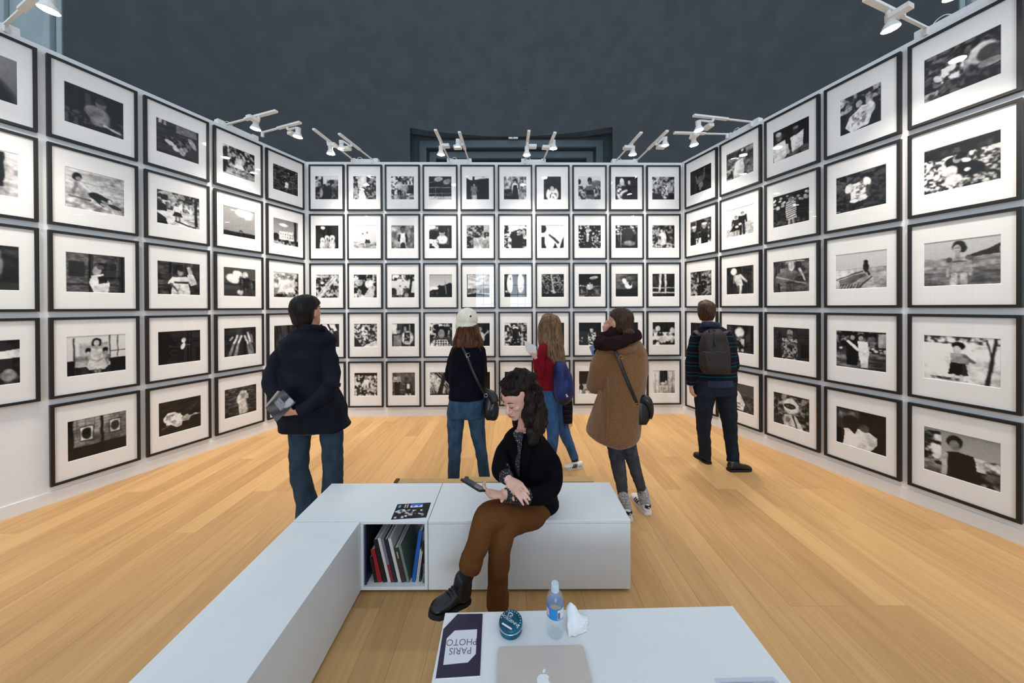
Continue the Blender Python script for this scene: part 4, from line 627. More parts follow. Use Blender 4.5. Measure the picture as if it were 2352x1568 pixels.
r_ = thing('portfolio', 'black portfolio board against the left side of the cubby', 'portfolio', (-.896, 2.10, .0375)); bbox('board', -.004, .004, -.17, .17, 0, .355, BM['black'], r_, .001); bbox('edge_strip', -.005, .005, -.172, -.170, 0, .355, BM['navy'], r_)
# ---------------------------------------------------------------- flat printed things painted as vertex tones
def paint(name, quad, fn, nx, ny, th, parent, z_up=Vector((0, 0, 1))):
    """thin sheet whose corners (tl, tr, br, bl) are world points; fn(u,v) -> rgb 0..1"""
    tl, tr, br, bl = [Vector(q) for q in quad]; V, C, Fc = [], [], []
    n3 = (tr - tl).cross(bl - tl).normalized(); n3 = -n3
    if n3.dot(z_up) < 0: n3 = -n3
    for j in range(ny + 1):
        for i in range(nx + 1):
            u, v = i / nx, j / ny; V.append((tl * (1 - u) + tr * u) * (1 - v) + (bl * (1 - u) + br * u) * v + n3 * th); C.append((*lin(fn(u, v)), 1))
    k = nx + 1
    for j in range(ny):
        for i in range(nx): Fc.append((j * k + i, (j + 1) * k + i, (j + 1) * k + i + 1, j * k + i + 1))
    c0 = len(V)
    for p, ij in ((tl, 0), (tr, nx), (br, ny * k + nx), (bl, ny * k)): V.append(p); C.append(C[ij])
    rim = [0, nx, ny * k + nx, ny * k]
    for a in range(4): Fc.append((c0 + a, c0 + (a + 1) % 4, rim[(a + 1) % 4], rim[a]))
    Fc.append((c0, c0 + 1, c0 + 2, c0 + 3)[::-1])
    if parent is not None:
        I = (Matrix.Translation(parent.location) @ parent.rotation_euler.to_matrix().to_4x4()).inverted(); V = [I @ v for v in V]
    me = mesh(name, V, Fc, M_PRINT); A = me.attributes.new('tone', 'FLOAT_COLOR', 'POINT'); A.data.foreach_set('color', np.array(C, np.float32).ravel())
    return obj(name, me, parent)
rnd = random.Random(11)
cells = [(rnd.uniform(.06, .9), rnd.uniform(.42, .9), rnd.uniform(.03, .06), rnd.uniform(.03, .05), rnd.uniform(.5, .95)) for _ in range(34)]
def flyer(u, v):
    if .42 < u < .78 and .06 < v < .30: return (.25, .45, .85) if v < .20 + .06 * math.sin(u * 40) else (.85, .9, .95)
    if .07 < u < .13 and .08 < v < .26: return (.35, .65, .85)
    if (.24 < u < .28 or .31 < u < .35) and .06 < v < .28: return (.75, .75, .78)
    for a, b, c, d, t in cells:
        if abs(u - a) < c / 2 + .01 and abs(v - b) < d: return (t, t, t * 1.02)
    return (.10, .09, .10)
fl = thing('flyer', 'dark printed flyer with small white pictures lying on the bench', 'flyer', tuple(on_z(944, 1173, BZ)))
paint('sheet', [on_z(913, 1158, BZ), on_z(990, 1154, BZ), on_z(979, 1188, BZ), on_z(898, 1193, BZ)], flyer, 56, 30, .0012, fl)
# booklet with cut corners
bkx = [(1051, 1412.6), (1108.7, 1411.7), (1102.5, 1554), (1000.6, 1560.4), (1018.4, 1447)]
inn = [(1044.6, 1447.6), (1096, 1445), (1092.8, 1501.5), (1074.5, 1521), (1018, 1526.7), (1026, 1466)]
bo = thing('booklet', 'dark purple booklet with a white title panel, upside down on the table', 'booklet', tuple(on_z(1060, 1490, TZ)))
M_PURP = mat('purple_cover', rgb(44, 38, 62), .35, var=.05, vscale=6); M_PANEL = mat('booklet_white', rgb(222, 220, 228), .5, var=.01); M_INK = mat('grey_ink', rgb(110, 108, 118), .6, var=.05)
def slab(pts, z0, z1): 
    n = len(pts); V = [(p.x, p.y, z0) for p in pts] + [(p.x, p.y, z1) for p in pts]
    Fc = [tuple(range(n)), tuple(range(n, 2 * n))[::-1]] + [(i, i + n, (i + 1) % n + n, (i + 1) % n) for i in range(n)]
    return V, Fc
def fixn(o):
    bm = bmesh.new(); bm.from_mesh(o.data); bmesh.ops.recalc_face_normals(bm, faces=bm.faces); bm.to_mesh(o.data); bm.free(); return o
fixn(part('pages', slab([on_z(*p, TZ) for p in bkx], TZ, TZ + .004), M_PAGES, bo, False)); fixn(part('cover', slab([on_z(p[0], p[1], TZ) for p in bkx], TZ + .004, TZ + .0052), M_PURP, bo, False))
fixn(part('title_panel', slab([on_z(*p, TZ + .005) for p in inn], TZ + .0052, TZ + .0056), M_PANEL, bo, False))
def lay_text(s, c, r, h, z, parent, m, sp=1.0, sh=0.0, dz=.0003, name='lettering'):
    """text lying flat: centre pixel c, pixel r to which the reading direction points"""
    a, b = on_z(*c, z), on_z(*r, z); an = math.atan2(b.y - a.y, b.x - a.x); return part(name, xf(text_vf(s, h, space=sp, shear=sh), a + Vector((0, 0, dz)), Matrix.Rotation(an, 3, 'Z')), m, parent, False)
lay_text('PARIS', (1057.5, 1493.5), (1020, 1495.2), .034, TZ + .0056, bo, M_INK); lay_text('PHOTO', (1060.5, 1473.5), (1020, 1475), .034, TZ + .0056, bo, M_INK)
# tin of sweets
tb = on_z(1173, 1471, TZ); tcn = Vector((tb.x, tb.y + .046, TZ)); R0 = .046; TH_ = .034
tn = thing('sweet_tin', 'round teal sweet tin with white lettering on the low table', 'tin', tuple(tcn))
M_TEAL = mat('teal_tin', rgb(14, 122, 150), .3, metal=.25, col2=rgb(22, 70, 112), vscale=25); M_TEALD = mat('dark_teal_lid', rgb(12, 54, 84), .3, metal=.2, col2=rgb(16, 110, 136), vscale=14); M_RIM = mat('tin_rim', (.65, .68, .70), .25, metal=.9); M_WHITE = mat('white_ink', (.82, .82, .82), .5)
auto(part('body', xf(lathe([(R0 - .003, 0), (R0 - .001, .001), (R0 - .001, .022), (R0 - .002, .023)], 40), tcn), M_TEAL, tn)); 
ld_ = auto(part('lid', xf(lathe([(R0, .021), (R0 + .0005, .022), (R0 + .0005, .031), (R0 - .001, .0335), (R0 - .003, TH_)], 40), tcn), M_TEALD, tn))
part('rim', xf(lathe([(R0 + .0007, .0195), (R0 + .0018, .0205), (R0 + .0018, .0222), (R0 + .0007, .0232)], 40, False, False), tcn), M_RIM, tn)
cl = tcn + Vector((0, 0, TH_)); an = -.62
for s_, h_, ox, oy in (('LA', .017, -.014, .013), ('VOSGIENNE', .0165, -.001, -.002)):
    o2 = Matrix.Rotation(an, 3, 'Z') @ Vector((ox, oy, 0)); part('lettering', xf(text_vf(s_, h_), cl + o2 + Vector((0, 0, .0004)), Matrix.Rotation(an, 3, 'Z')), M_WHITE, ld_, False) if False else obj('lettering', mesh('lettering', *xf(text_vf(s_, h_, space=.95), o2 + Vector((0, 0, TH_ + .0004)), Matrix.Rotation(an, 3, 'Z')), M_WHITE), tn)
part('band', bar(cl + Vector((-.034, -.012, .0003)), cl + Vector((.004, -.036, .0003)), .007, .0004), M_WHITE, tn, False)
for i in range(22):
    a = 2 * math.pi * i / 22
    if not (math.radians(170) < a % (2 * math.pi) < math.radians(300)): part('ornament', ball(cl + Vector((math.cos(a) * .039, math.sin(a) * .039, 0)), (.0022, .0022, .0006), None, 8, 4), M_WHITE, tn)
for a, s in ((.95, .012), (.55, .010)): part('sprig', tube([cl + Vector((.006, .016, .0004)) + Vector((math.cos(a + k * .5) * s * k * .6, math.sin(a + k * .5) * s * k * .6, 0)) for k in range(4)], .0016, 6, 3, ratio=.4), M_WHITE, tn)
# plastic bottle
bb = on_z(1278, 1472, TZ); bc_ = Vector((bb.x, bb.y + .033, TZ)); bt = thing('water_bottle', 'small clear plastic water bottle with a blue label', 'bottle', tuple(bc_))
def clear_mat():
    m = bpy.data.materials.new('clear_plastic'); m.use_nodes = True; N = m.node_tree.nodes; L = m.node_tree.links; N.remove(N['Principled BSDF'])
    tr = N.new('ShaderNodeBsdfTransparent'); tr.inputs[0].default_value = (.96, .98, 1, 1); df = N.new('ShaderNodeBsdfDiffuse'); df.inputs[0].default_value = (.80, .87, .95, 1)
    gl = N.new('ShaderNodeBsdfGlossy'); gl.inputs['Roughness'].default_value = .08; mx = N.new('ShaderNodeMixShader'); m2 = N.new('ShaderNodeMixShader'); mx.inputs[0].default_value = .13; m2.inputs[0].default_value = .07
    nz = N.new('ShaderNodeTexNoise'); nz.inputs['Scale'].default_value = 60; bp = N.new('ShaderNodeBump'); bp.inputs['Strength'].default_value = .15; bp.inputs['Distance'].default_value = .002; L.new(nz.outputs[0], bp.inputs['Height']); L.new(bp.outputs[0], gl.inputs['Normal'])
    L.new(tr.outputs[0], mx.inputs[1]); L.new(df.outputs[0], mx.inputs[2]); L.new(mx.outputs[0], m2.inputs[1]); L.new(gl.outputs[0], m2.inputs[2]); L.new(m2.outputs[0], N['Material Output'].inputs[0]); return m
M_CLEAR = clear_mat(); M_LABEL = mat('bottle_label', rgb(40, 140, 210), .4, col2=rgb(28, 110, 190), vscale=12); M_CAP = mat('pale_blue_cap', rgb(196, 212, 226), .4, var=.03, vscale=30)
part('bottle_body', xf(lathe([(.012, .006), (.022, .002), (.031, .004), (.033, .012), (.0325, .03), (.0335, .036), (.0325, .044), (.0335, .050), (.0325, .058), (.0325, .075), (.0325, .122), (.0335, .130), (.0325, .140), (.027, .154), (.018, .166), (.0125, .172), (.0125, .182)], 32, True, False), bc_), M_CLEAR, bt)
lb_ = part('label', xf(lathe([(.0335, .078), (.0335, .121)], 40, False, False), bc_), M_LABEL, bt)
def arcp(name, a0, a1, z0, z1, r, m): 
    n = 8; V = []; 
    for i in range(n + 1):
        a = a0 + (a1 - a0) * i / n; V += [bc_ + Vector((r * math.cos(a), r * math.sin(a), z0)), bc_ + Vector((r * math.cos(a), r * math.sin(a), z1))]
    return part(name, (V, [(2 * i, 2 * i + 2, 2 * i + 3, 2 * i + 1) for i in range(n)]), m, lb_ if False else bt)
arcp('label_panel', math.radians(-82), math.radians(-25), .082, .117, .0339, M_PANEL); arcp('barcode', math.radians(-80), math.radians(-64), .084, .108, .0341, M_INK)
arcp('label_panel', math.radians(-175), math.radians(-140), .086, .112, .0339, mat('label_pink', rgb(226, 190, 205), .4))
cp_ = auto(part('cap', xf(lathe([(.0145, .172), (.015, .174), (.015, .193), (.0135, .196)], 28), bc_), M_CAP, bt)); part('neck_ring', xf(lathe([(.0125, .166), (.016, .168), (.016, .170), (.0125, .172)], 24), bc_), M_CAP, bt)
# crumpled tissue
ts = thing('tissue', 'crumpled white tissue beside the water bottle', 'tissue', tuple(on_z(1325, 1440, TZ)))
n = 22; V, Fc = [], []; q4 = [on_z(1300, 1420, TZ), on_z(1352, 1416, TZ), on_z(1348, 1452, TZ), on_z(1306, 1466, TZ)]
pk = at(1313, 1383, on_z(1316, 1425, TZ).y)
for j in range(n + 1):
    for i in range(n + 1):
        u, v = i / n, j / n; p = (q4[0] * (1 - u) + q4[1] * u) * (1 - v) + (q4[3] * (1 - u) + q4[2] * u) * v
        d = math.hypot((u - .22) * 1.1, v - .12); hh = max(0, 1 - d / .75) ** 1.6 * (pk.z - TZ)
        hh += .006 * abs(noise.noise(Vector((u * 5, v * 5, 3.1)))) + .004 * abs(noise.noise(Vector((u * 11, v * 11, 1.7))))
        V.append(Vector((p.x + .006 * noise.noise(Vector((u * 4, v * 4, 9))), p.y + .006 * noise.noise(Vector((u * 4, v * 4, 5))), TZ + .001 + hh)))
k = n + 1
for j in range(n):
    for i in range(n): Fc.append((j * k + i, (j + 1) * k + i, (j + 1) * k + i + 1, j * k + i + 1))
o_ = part('sheet', (V, Fc), mat('tissue_paper', (.86, .87, .88), .9, var=.02, vscale=30), ts); sm = o_.modifiers.new('thick', 'SOLIDIFY'); sm.thickness = .0008; sm.offset = 1
# laptop
lt = TZ + .0165; A_, B_ = on_z(1144, 1484, lt), on_z(1340, 1479.5, lt); la = math.atan2(B_.y - A_.y, B_.x - A_.x); lw_ = (B_ - A_).length; ldp = .235
lc = (A_ + B_) / 2 + Vector((math.sin(la), -math.cos(la), 0)) * ldp / 2
lp = thing('laptop', 'closed gold aluminium laptop with a white emblem on the lid', 'laptop', (lc.x, lc.y, TZ), la)
M_GOLD = mat('champagne_aluminium', rgb(212, 200, 190), .42, metal=.35, var=.02, vscale=6); M_LOGO = mat('white_logo', (.84, .86, .88), .3)
def rrect(w, h, r, n=6):
    P_ = []
    for cx, cy, a0 in ((w / 2 - r, h / 2 - r, 0), (-w / 2 + r, h / 2 - r, 90), (-w / 2 + r, -h / 2 + r, 180), (w / 2 - r, -h / 2 + r, 270)):
        for i in range(n + 1): a = math.radians(a0 + 90 * i / n); P_.append(Vector((cx + r * math.cos(a), cy + r * math.sin(a), 0)))
    return P_
for nm, z0, z1, ins in (('base', .002, .0095, 0), ('hinge_gap', .0095, .0105, .003), ('lid', .0105, .0165, 0)):
    o_ = fixn(obj(nm, mesh(nm, *slab(rrect(lw_ - ins, ldp - ins, .014), z0, z1), M_GOLD if ins == 0 else M_INK), lp))
    if not ins: bevel(o_.data, .0012, 2)
for sx in (-1, 1):
    for sy in (-1, 1): obj('rubber_foot', mesh('rubber_foot', *xf(lathe([(.008, 0), (.008, .002)], 10), (sx * lw_ * .42, sy * ldp * .4, 0)), M_DARK), lp)
ap = []
for i in range(48):
    a = 2 * math.pi * i / 48; x_, y_ = math.cos(a), math.sin(a); rr = 1 - .10 * max(0, math.sin(a)) ** 8 - .07 * max(0, -math.sin(a)) ** 14 + .05 * abs(math.cos(a)) - (.10 * max(0, -y_)) * abs(x_)
    v_ = Vector((x_ * rr * 1.02, y_ * rr, 0)); dd = v_ - Vector((1.18, .12, 0))
    if dd.length < .46: v_ = Vector((1.18, .12, 0)) + dd.normalized() * .46
    ap.append(v_ * .0215)
lcen = Vector((0, .0, .0166)); q_ = on_z(1249, 1563, lt); R_ = Matrix.Rotation(-la, 3, 'Z'); lcen = R_ @ (q_ - Vector((lc.x, lc.y, lt))); lcen.z = 0
obj('logo', mesh('logo', [(p.x + lcen.x, p.y + lcen.y, .0168) for p in ap], [tuple(range(48))], M_LOGO), lp)
lf = [Vector((math.cos(t) * .0042, math.sin(t) * .0075, 0)) for t in [2 * math.pi * i / 16 for i in range(16)]]; lf = [Matrix.Rotation(-.65, 3, 'Z') @ p for p in lf]
obj('logo_leaf', mesh('logo_leaf', [(p.x + lcen.x + .004, p.y + lcen.y + .0290, .0168) for p in lf], [tuple(range(16))], M_LOGO), lp)
# pale sheet at the front edge of the table, blank sheet under the booklet
gs = thing('leaflet', 'pale grey leaflet at the front right edge of the table', 'leaflet', tuple(on_z(1720, 1575, TZ)))
q4 = [on_z(1640, 1558, TZ), on_z(1776, 1554, TZ), on_z(1830, 1610, TZ), on_z(1672, 1616, TZ)]; pr_ = Pic(40, 5); pr_.leaves(.55, .85, 7)
paint('sheet', q4, lambda u, v: (lambda t: (t * .93, t * .95, t * 1.0) if .06 < u < .94 and v > .15 else (.80, .80, .86))(float(pr_.T[min(39, int(v * 40)), min(39, int(u * 40))]) * .3 + .5), 40, 20, .001, gs)
# rear wall of the hall with tall windows, behind the camera
rw = struct(bbox('wall_rear', -13, 13, -12.3, -12, 0, 4.8, M_PALE))
M_DAY = mat('daylit_window_pane', (.5, .6, .7), .3, emit=((.74, .87, 1.0), 13.0))
for i, x_ in enumerate((-1.15, 1.2)):
    wd = struct(bbox('window_%d' % (i + 1), x_ - .85, x_ + .85, -12.0, -11.9, 1.2, 4.6, M_TRIM, None, .01))
    for a in range(3):
        for b in range(5): bbox('pane', x_ - .78 + a * .53, x_ - .78 + a * .53 + .49, -11.9, -11.885, 1.3 + b * .65, 1.3 + b * .65 + .61, M_DAY, wd)
# ---------------------------------------------------------------- people
def fuse(VFs, voxel=.008, smooth=3, disp=None):
    """one continuous surface grown round overlapping closed shapes"""
    V, Fc = join(VFs); me = mesh('tmp', V, Fc); bm = bmesh.new(); bm.from_mesh(me); bmesh.ops.recalc_face_normals(bm, faces=bm.faces); bm.to_mesh(me); bm.free()
    o = bpy.data.objects.new('tmp', me); COL.objects.link(o); m = o.modifiers.new('r', 'REMESH'); m.mode = 'VOXEL'; m.voxel_size = voxel
    if smooth: s = o.modifiers.new('s', 'SMOOTH'); s.iterations = smooth; s.factor = .5
    dg = bpy.context.evaluated_depsgraph_get(); dg.update(); e = bpy.data.meshes.new_from_object(o.evaluated_get(dg)); bpy.data.objects.remove(o); bpy.data.meshes.remove(me)
    if disp:
        n = len(e.vertices); co = np.empty(n * 3); no = np.empty(n * 3); e.vertices.foreach_get('co', co); e.vertices.foreach_get('normal', no); co = co.reshape(-1, 3); no = no.reshape(-1, 3)
        d = np.array([disp(Vector(c)) for c in co]); e.vertices.foreach_set('co', (co + no * d[:, None]).ravel()); e.update()
    return e
def folds(amp, sx, sy, sz, seed=0.0, amp2=0.0):
    def f(v): return amp * (noise.noise(Vector((v.x * sx + seed, v.y * sy + seed, v.z * sz))) - .25 * abs(noise.noise(Vector((v.x * sx * 2.1, v.y * sy * 2.1 + seed, v.z * sz * 2.1))))) + (amp2 * noise.noise(Vector((v.x * 90, v.y * 90, v.z * 90))) if amp2 else 0)
    return f
def wear(name, me, m, root):
    me.name = name; me.materials.clear(); me.materials.append(m); me.transform(Matrix.Translation(-root.location)); me.polygons.foreach_set('use_smooth', [True] * len(me.polygons)); return obj(name, me, root)
def sil(rows, Y0, sub=4, n=28, ex=2.4, scale=1.0):
    """body-like loft from outline rows (py, x left, x right, half depth in m, depth offset)"""
    S = []
    for r in rows:
        py, xl, xr, hd = r[:4]; Y = Y0 + (r[4] if len(r) > 4 else 0); p = at((xl + xr) / 2, py, Y); S.append((p.x, p.y, p.z, (xr - xl) / 2 * Y / F * scale, hd * scale))
    C = catmull(S, sub); V, Fc = [], []
    for c in C:
        for k in range(n):
            a = 2 * math.pi * k / n; ca, sa = math.cos(a), math.sin(a); V.append(Vector((c[0] + c[3] * math.copysign(abs(ca) ** (2 / ex), ca), c[1] + c[4] * math.copysign(abs(sa) ** (2 / ex), sa), c[2])))
    for i in range(len(C) - 1):
        for k in range(n): k2 = (k + 1) % n; Fc.append((i * n + k, i * n + k2, (i + 1) * n + k2, (i + 1) * n + k))
    Fc += [tuple(range(n))[::-1], tuple(range((len(C) - 1) * n, len(C) * n))]
    return V, Fc
def limb(pts, Y0, scale=1.0, n=16, sub=4):
    """pts: (px, py, radius in px, depth offset)"""
    P_, R_ = [], []
    for q in pts:
        Y = Y0 + (q[3] if len(q) > 3 else 0); P_.append(at(q[0], q[1], Y)); R_.append(q[2] * Y / F * scale)
    return join([tube(P_, R_, n, sub), ball(P_[0], R_[0] * .98)])
class Head:
    def __init__(s, c, fwd, up=(0, 0, 1), size=1.0):
        s.c = Vector(c); s.f = Vector(fwd).normalized(); u = Vector(up); u = (u - s.f * u.dot(s.f)).normalized(); s.u = u; s.r = s.f.cross(u).normalized(); s.s = size   # r: the head's own right
    def p(s, r, u, f): return s.c + (s.r * r + s.u * u + s.f * f) * s.s
    def R(s): return Matrix((s.r, s.f, s.u)).transposed()
    def loft(s, rows, n=24, ex=2.2, sub=3, grow=0.0):
        C = catmull(rows, sub); V, Fc = [], []
        for z, w, f, b in C:
            for k in range(n):
                a = 2 * math.pi * k / n; ca, sa = math.cos(a), math.sin(a); x = (w + grow) * math.copysign(abs(ca) ** (2 / ex), ca); y = (f + b) / 2 * math.copysign(abs(sa) ** (2 / ex), sa) * (1 + 2 * grow / max(.02, f + b)) + (f - b) / 2
                V.append(s.p(x, z, y))
        for i in range(len(C) - 1):
            for k in range(n): k2 = (k + 1) % n; Fc.append((i * n + k, i * n + k2, (i + 1) * n + k2, (i + 1) * n + k))
        Fc += [tuple(range(n))[::-1], tuple(range((len(C) - 1) * n, len(C) * n))]; return V, Fc
    def skin(s):
        rows = [(-.118, .016, .080, -.045), (-.108, .034, .090, -.02), (-.085, .050, .092, .02), (-.055, .060, .090, .055), (-.02, .067, .087, .078), (.01, .071, .084, .088), (.04, .073, .089, .094), (.07, .070, .083, .092), (.095, .055, .062, .072), (.110, .034, .035, .045), (.116, .012, .01, .02)]
        L_ = [s.loft(rows)]
        L_.append(tube([s.p(0, .012, .084), s.p(0, -.012, .097), s.p(0, -.030, .110), s.p(0, -.040, .100)], [.008, .010, .013, .009], 10, 3))
        for d in (-1, 1):
            L_.append(ball(s.p(d * .012, -.036, .096), .0085 * s.s)); L_.append(ball(s.p(d * .073, -.012, -.008), (.010 * s.s, .022 * s.s, .032 * s.s), s.R()))
            L_.append(ball(s.p(d * .030, .016, .080), (.017 * s.s, .011 * s.s, .010 * s.s), s.R())); L_.append(ball(s.p(d * .030, .030, .083), (.020 * s.s, .008 * s.s, .006 * s.s), s.R())); L_.append(ball(s.p(d * .036, -.020, .064), (.022 * s.s, .016 * s.s, .018 * s.s), s.R()))
        L_.append(ball(s.p(0, -.066, .091), (.022 * s.s, .010 * s.s, .007 * s.s), s.R())); L_.append(ball(s.p(0, -.078, .090), (.018 * s.s, .010 * s.s, .007 * s.s), s.R())); L_.append(ball(s.p(0, -.105, .078), (.022 * s.s, .018 * s.s, .014 * s.s), s.R()))
        return L_
    def hair_cap(s, low=-.07, grow=.012, front=.072):
        """short hair: crown and back of the head down to the nape, open at the face"""
        rows = [(low, .050, -.035, .082), (low + .025, .062, -.020, .090), (-.02, .072, -.005, .096), (.015, .076, .012, .104), (.05, .078, .082, .106), (.08, .072, .078, .098), (.105, .054, .056, .076), (.122, .028, .028, .04), (.127, .01, .01, .015)]
        return [s.loft(rows, grow=grow * .5)]
def hand(wrist, d, nrm, curl=(.5, .5, .5, .5), side=1, size=1.0, spread=.10, thumb=(.6, .5), tcurl=.3):
    """palm and five fingers; d: wrist to knuckles, nrm: out of the back of the hand, side: which side the thumb is on"""
    w = Vector(wrist); d = Vector(d).normalized(); b = Vector(nrm); b = (b - d * b.dot(d)).normalized(); s = d.cross(b) * side; z = size; L_ = []
    kn = w + d * .088 * z
    L_.append(tube([w - d * .03 * z, w, w + d * .03 * z, w + d * .062 * z, kn, kn + d * .008 * z], [.024 * z, .026 * z, .034 * z, .041 * z, .041 * z, .034 * z], 16, 3, ref=s, ratio=.42))
    for i, (off, ln) in enumerate(((.030, .92), (.010, 1.02), (-.010, .96), (-.029, .76))):
        p = w + d * (.086 - .006 * abs(i - 1.2)) * z + s * off * z; fd = (d + s * off * spread * 20).normalized(); P_ = [p - fd * .02 * z]; P_.append(p); c = curl[i]
        for seg, a in ((.044, .9), (.026, 1.1), (.021, .7)):
            ax = fd.cross(b).normalized(); fd = (Matrix.Rotation(-c * a, 3, ax) @ fd) if (Matrix.Rotation(-c * a, 3, ax) @ fd).dot(b) <= fd.dot(b) + 1e-6 else (Matrix.Rotation(c * a, 3, ax) @ fd); p = p + fd * seg * ln * z; P_.append(p)
        L_.append(tube(P_, [.0095 * z, .0098 * z, .0088 * z, .0080 * z, .0062 * z], 10, 3)); L_.append(ball(P_[-1], .0063 * z, None, 8, 6))
    t0 = w + d * .022 * z + s * .022 * z; td = (d * thumb[0] + s * thumb[1] * 1.3 - b * tcurl).normalized(); P_ = [t0 - s * .012 * z, t0, t0 + td * .036 * z]; td = (td * .8 + d * .35 - b * tcurl * .8).normalized(); P_ += [P_[-1] + td * .030 * z]; P_ += [P_[-1] + td * .022 * z]
    L_.append(tube(P_, [.013 * z, .0145 * z, .0120 * z, .0100 * z, .0072 * z], 10, 3)); L_.append(ball(P_[-1], .0072 * z, None, 8, 6))
    return L_
def shoe(heel, toe, w=.095, h=.10, root=None, m=None, sole=None, name='shoe', tilt=0.0, high=True):
    """heel and toe: points on the sole"""
    a, b = Vector(heel), Vector(toe); d = (b - a); L_ = d.length; d.normalize(); up = Vector((0, 0, 1)); up = (up - d * up.dot(d)).normalized(); s = d.cross(up)
    def sec(f, hw, z1, shift=0):
        c = a + d * (f * L_) + up * (.018 + (z1 - .018) / 2) + s * shift; V = []
        for k in range(16):
            an = 2 * math.pi * k / 16; ca, sa = math.cos(an), math.sin(an); hh = (z1 - .018) / 2; q = hw * math.copysign(abs(ca) ** .75, ca) * (1 if sa < 0 else 1 - .28 * sa); V.append(c + s * q + up * hh * math.copysign(abs(sa) ** .8, sa))
        return V
    rows = [(0.0, .020, h * .55), (.03, .032, h * .9), (.15, .036, h * (1.0 if high else .8)), (.33, .037, h * (1.0 if high else .8)), (.48, .042, h * .75), (.64, .047, h * .58), (.82, .046, h * .50), (.94, .034, h * .42), (1.0, .014, h * .30)]
    V, Fc = [], []
    for f, hw, z1 in rows: V += sec(f, hw * w / .095, z1)
    n = 16
    for i in range(len(rows) - 1):
        for k in range(n): k2 = (k + 1) % n; Fc.append((i * n + k, i * n + k2, (i + 1) * n + k2, (i + 1) * n + k))
    Fc += [tuple(range(n))[::-1], tuple(range((len(rows) - 1) * n, len(rows) * n))]
    sh = part(name, (V, Fc), m, root); fixn(sh); md = sh.modifiers.new('sub', 'SUBSURF'); md.levels = 1; md.render_levels = 1
    out = []
    prof = [(-.02, .012), (.0, .030), (.15, .038), (.35, .038), (.55, .045), (.72, .049), (.88, .043), (.98, .024), (1.02, .008)]
    for f, hw in prof: out.append(a + d * f * L_ + s * hw * w / .095)
    for f, hw in prof[::-1]: out.append(a + d * f * L_ - s * hw * w / .095)
    k = len(out); V = [p for p in out] + [p + up * .022 for p in out]; Fc = [tuple(range(k)), tuple(range(k, 2 * k))[::-1]] + [(i, i + k, (i + 1) % k + k, (i + 1) % k) for i in range(k)]
    so = part('sole', (V, Fc), sole or m, sh if False else root, False); fixn(so)
    return sh, (a, d, up, s, L_)
def strands(n, seed, path, spread, r=.0016, wob=.01, L=(.8, 1.05)):
    """loose tapering locks: path(t, u) -> point for t in 0..1, u a pair of random numbers"""
    rn = random.Random(seed); out = []
    for i in range(n):
        u = (rn.uniform(-1, 1), rn.uniform(-1, 1), rn.uniform(0, 1)); l = rn.uniform(*L); P_ = []
        for k in range(7):
            t = k / 6 * l; p = Vector(path(t, u)); P_.append(p + Vector((noise.noise(Vector((i, t * 3, 1))), noise.noise(Vector((i, t * 3, 7))), noise.noise(Vector((i, t * 3, 13))))) * wob * t)
        out.append(tube(P_, [r, r * 1.4, r * 1.5, r * 1.4, r * 1.2, r * .8, r * .3], 5, 2))
    return join(out)
def hairmat(name, c1, c2, stretch=(60, 60, 5)):
    m = mat(name, c1, .45, col2=c2, vscale=2.2, stretch=stretch, bump=.35, bscale=3.0, spec=.18); return m
M_SKIN = mat('skin', rgb(214, 160, 138), .5, col2=rgb(205, 146, 124), vscale=14, spec=.35); M_SKIN2 = mat('fair_skin', rgb(226, 182, 164), .48, col2=rgb(218, 166, 148), vscale=16, spec=.35)
M_NAVY = mat('navy_coat_cotton', rgb(15, 18, 30), .85, var=.25, vscale=5, bump=.25, bscale=40, spec=.2); M_BLACKW = mat('black_wool', rgb(10, 9, 13), .95, var=.25, vscale=14, bump=.3, bscale=140, spec=.1); M_NAVYK = mat('navy_knit', rgb(11, 11, 22), .92, var=.25, vscale=10, bump=.4, bscale=160, spec=.12)
def jean(name, c, c2): return mat(name, c, .85, col2=c2, vscale=12, stretch=(1.4, 1.4, .8), bump=.4, bscale=120, spec=.15)
M_J1 = jean('slate_jeans', rgb(40, 56, 70), rgb(54, 70, 84)); M_J2 = jean('blue_grey_jeans', rgb(44, 68, 90), rgb(60, 86, 108)); M_J3 = jean('bright_blue_jeans', rgb(48, 82, 122), rgb(66, 102, 142)); M_J5 = jean('dark_indigo_jeans', rgb(22, 28, 38), rgb(30, 37, 47)); M_LEG = jean('charcoal_leggings', rgb(50, 50, 56), rgb(70, 70, 75))
M_RED = mat('red_knit', rgb(128, 18, 32), .9, var=.18, vscale=12, bump=.4, bscale=150, spec=.15); M_CAMEL = mat('camel_teddy_fabric', rgb(116, 80, 50), .95, col2=rgb(132, 94, 60), vscale=95, bump=.9, bscale=150, spec=.08, sheen=.3); M_SCARF = mat('dark_brown_scarf', rgb(40, 22, 22), .95, var=.25, vscale=16, bump=.6, bscale=110, spec=.1)
M_TROU = mat('rust_brown_wool', rgb(98, 60, 30), .92, col2=rgb(106, 67, 35), vscale=70, bump=.5, bscale=220, spec=.1); M_LEATH = mat('black_leather', rgb(16, 15, 18), .35, var=.3, vscale=20, bump=.15, bscale=90); M_SOLE = mat('black_rubber', rgb(14, 13, 14), .7); M_SHOEW = mat('white_leather', rgb(222, 220, 216), .4, var=.03, vscale=20); M_BLK = mat('black_trim', rgb(14, 14, 16), .6)
M_STEEL = mat('steel_buckle', (.6, .6, .62), .25, metal=1.0); M_BRASS = mat('brass_ring', rgb(190, 150, 80), .3, metal=1.0); M_WOOLW = mat('cream_wool', rgb(234, 226, 206), .95, var=.06, vscale=20, bump=.9, bscale=70, stretch=(1, 1, .4), spec=.1)
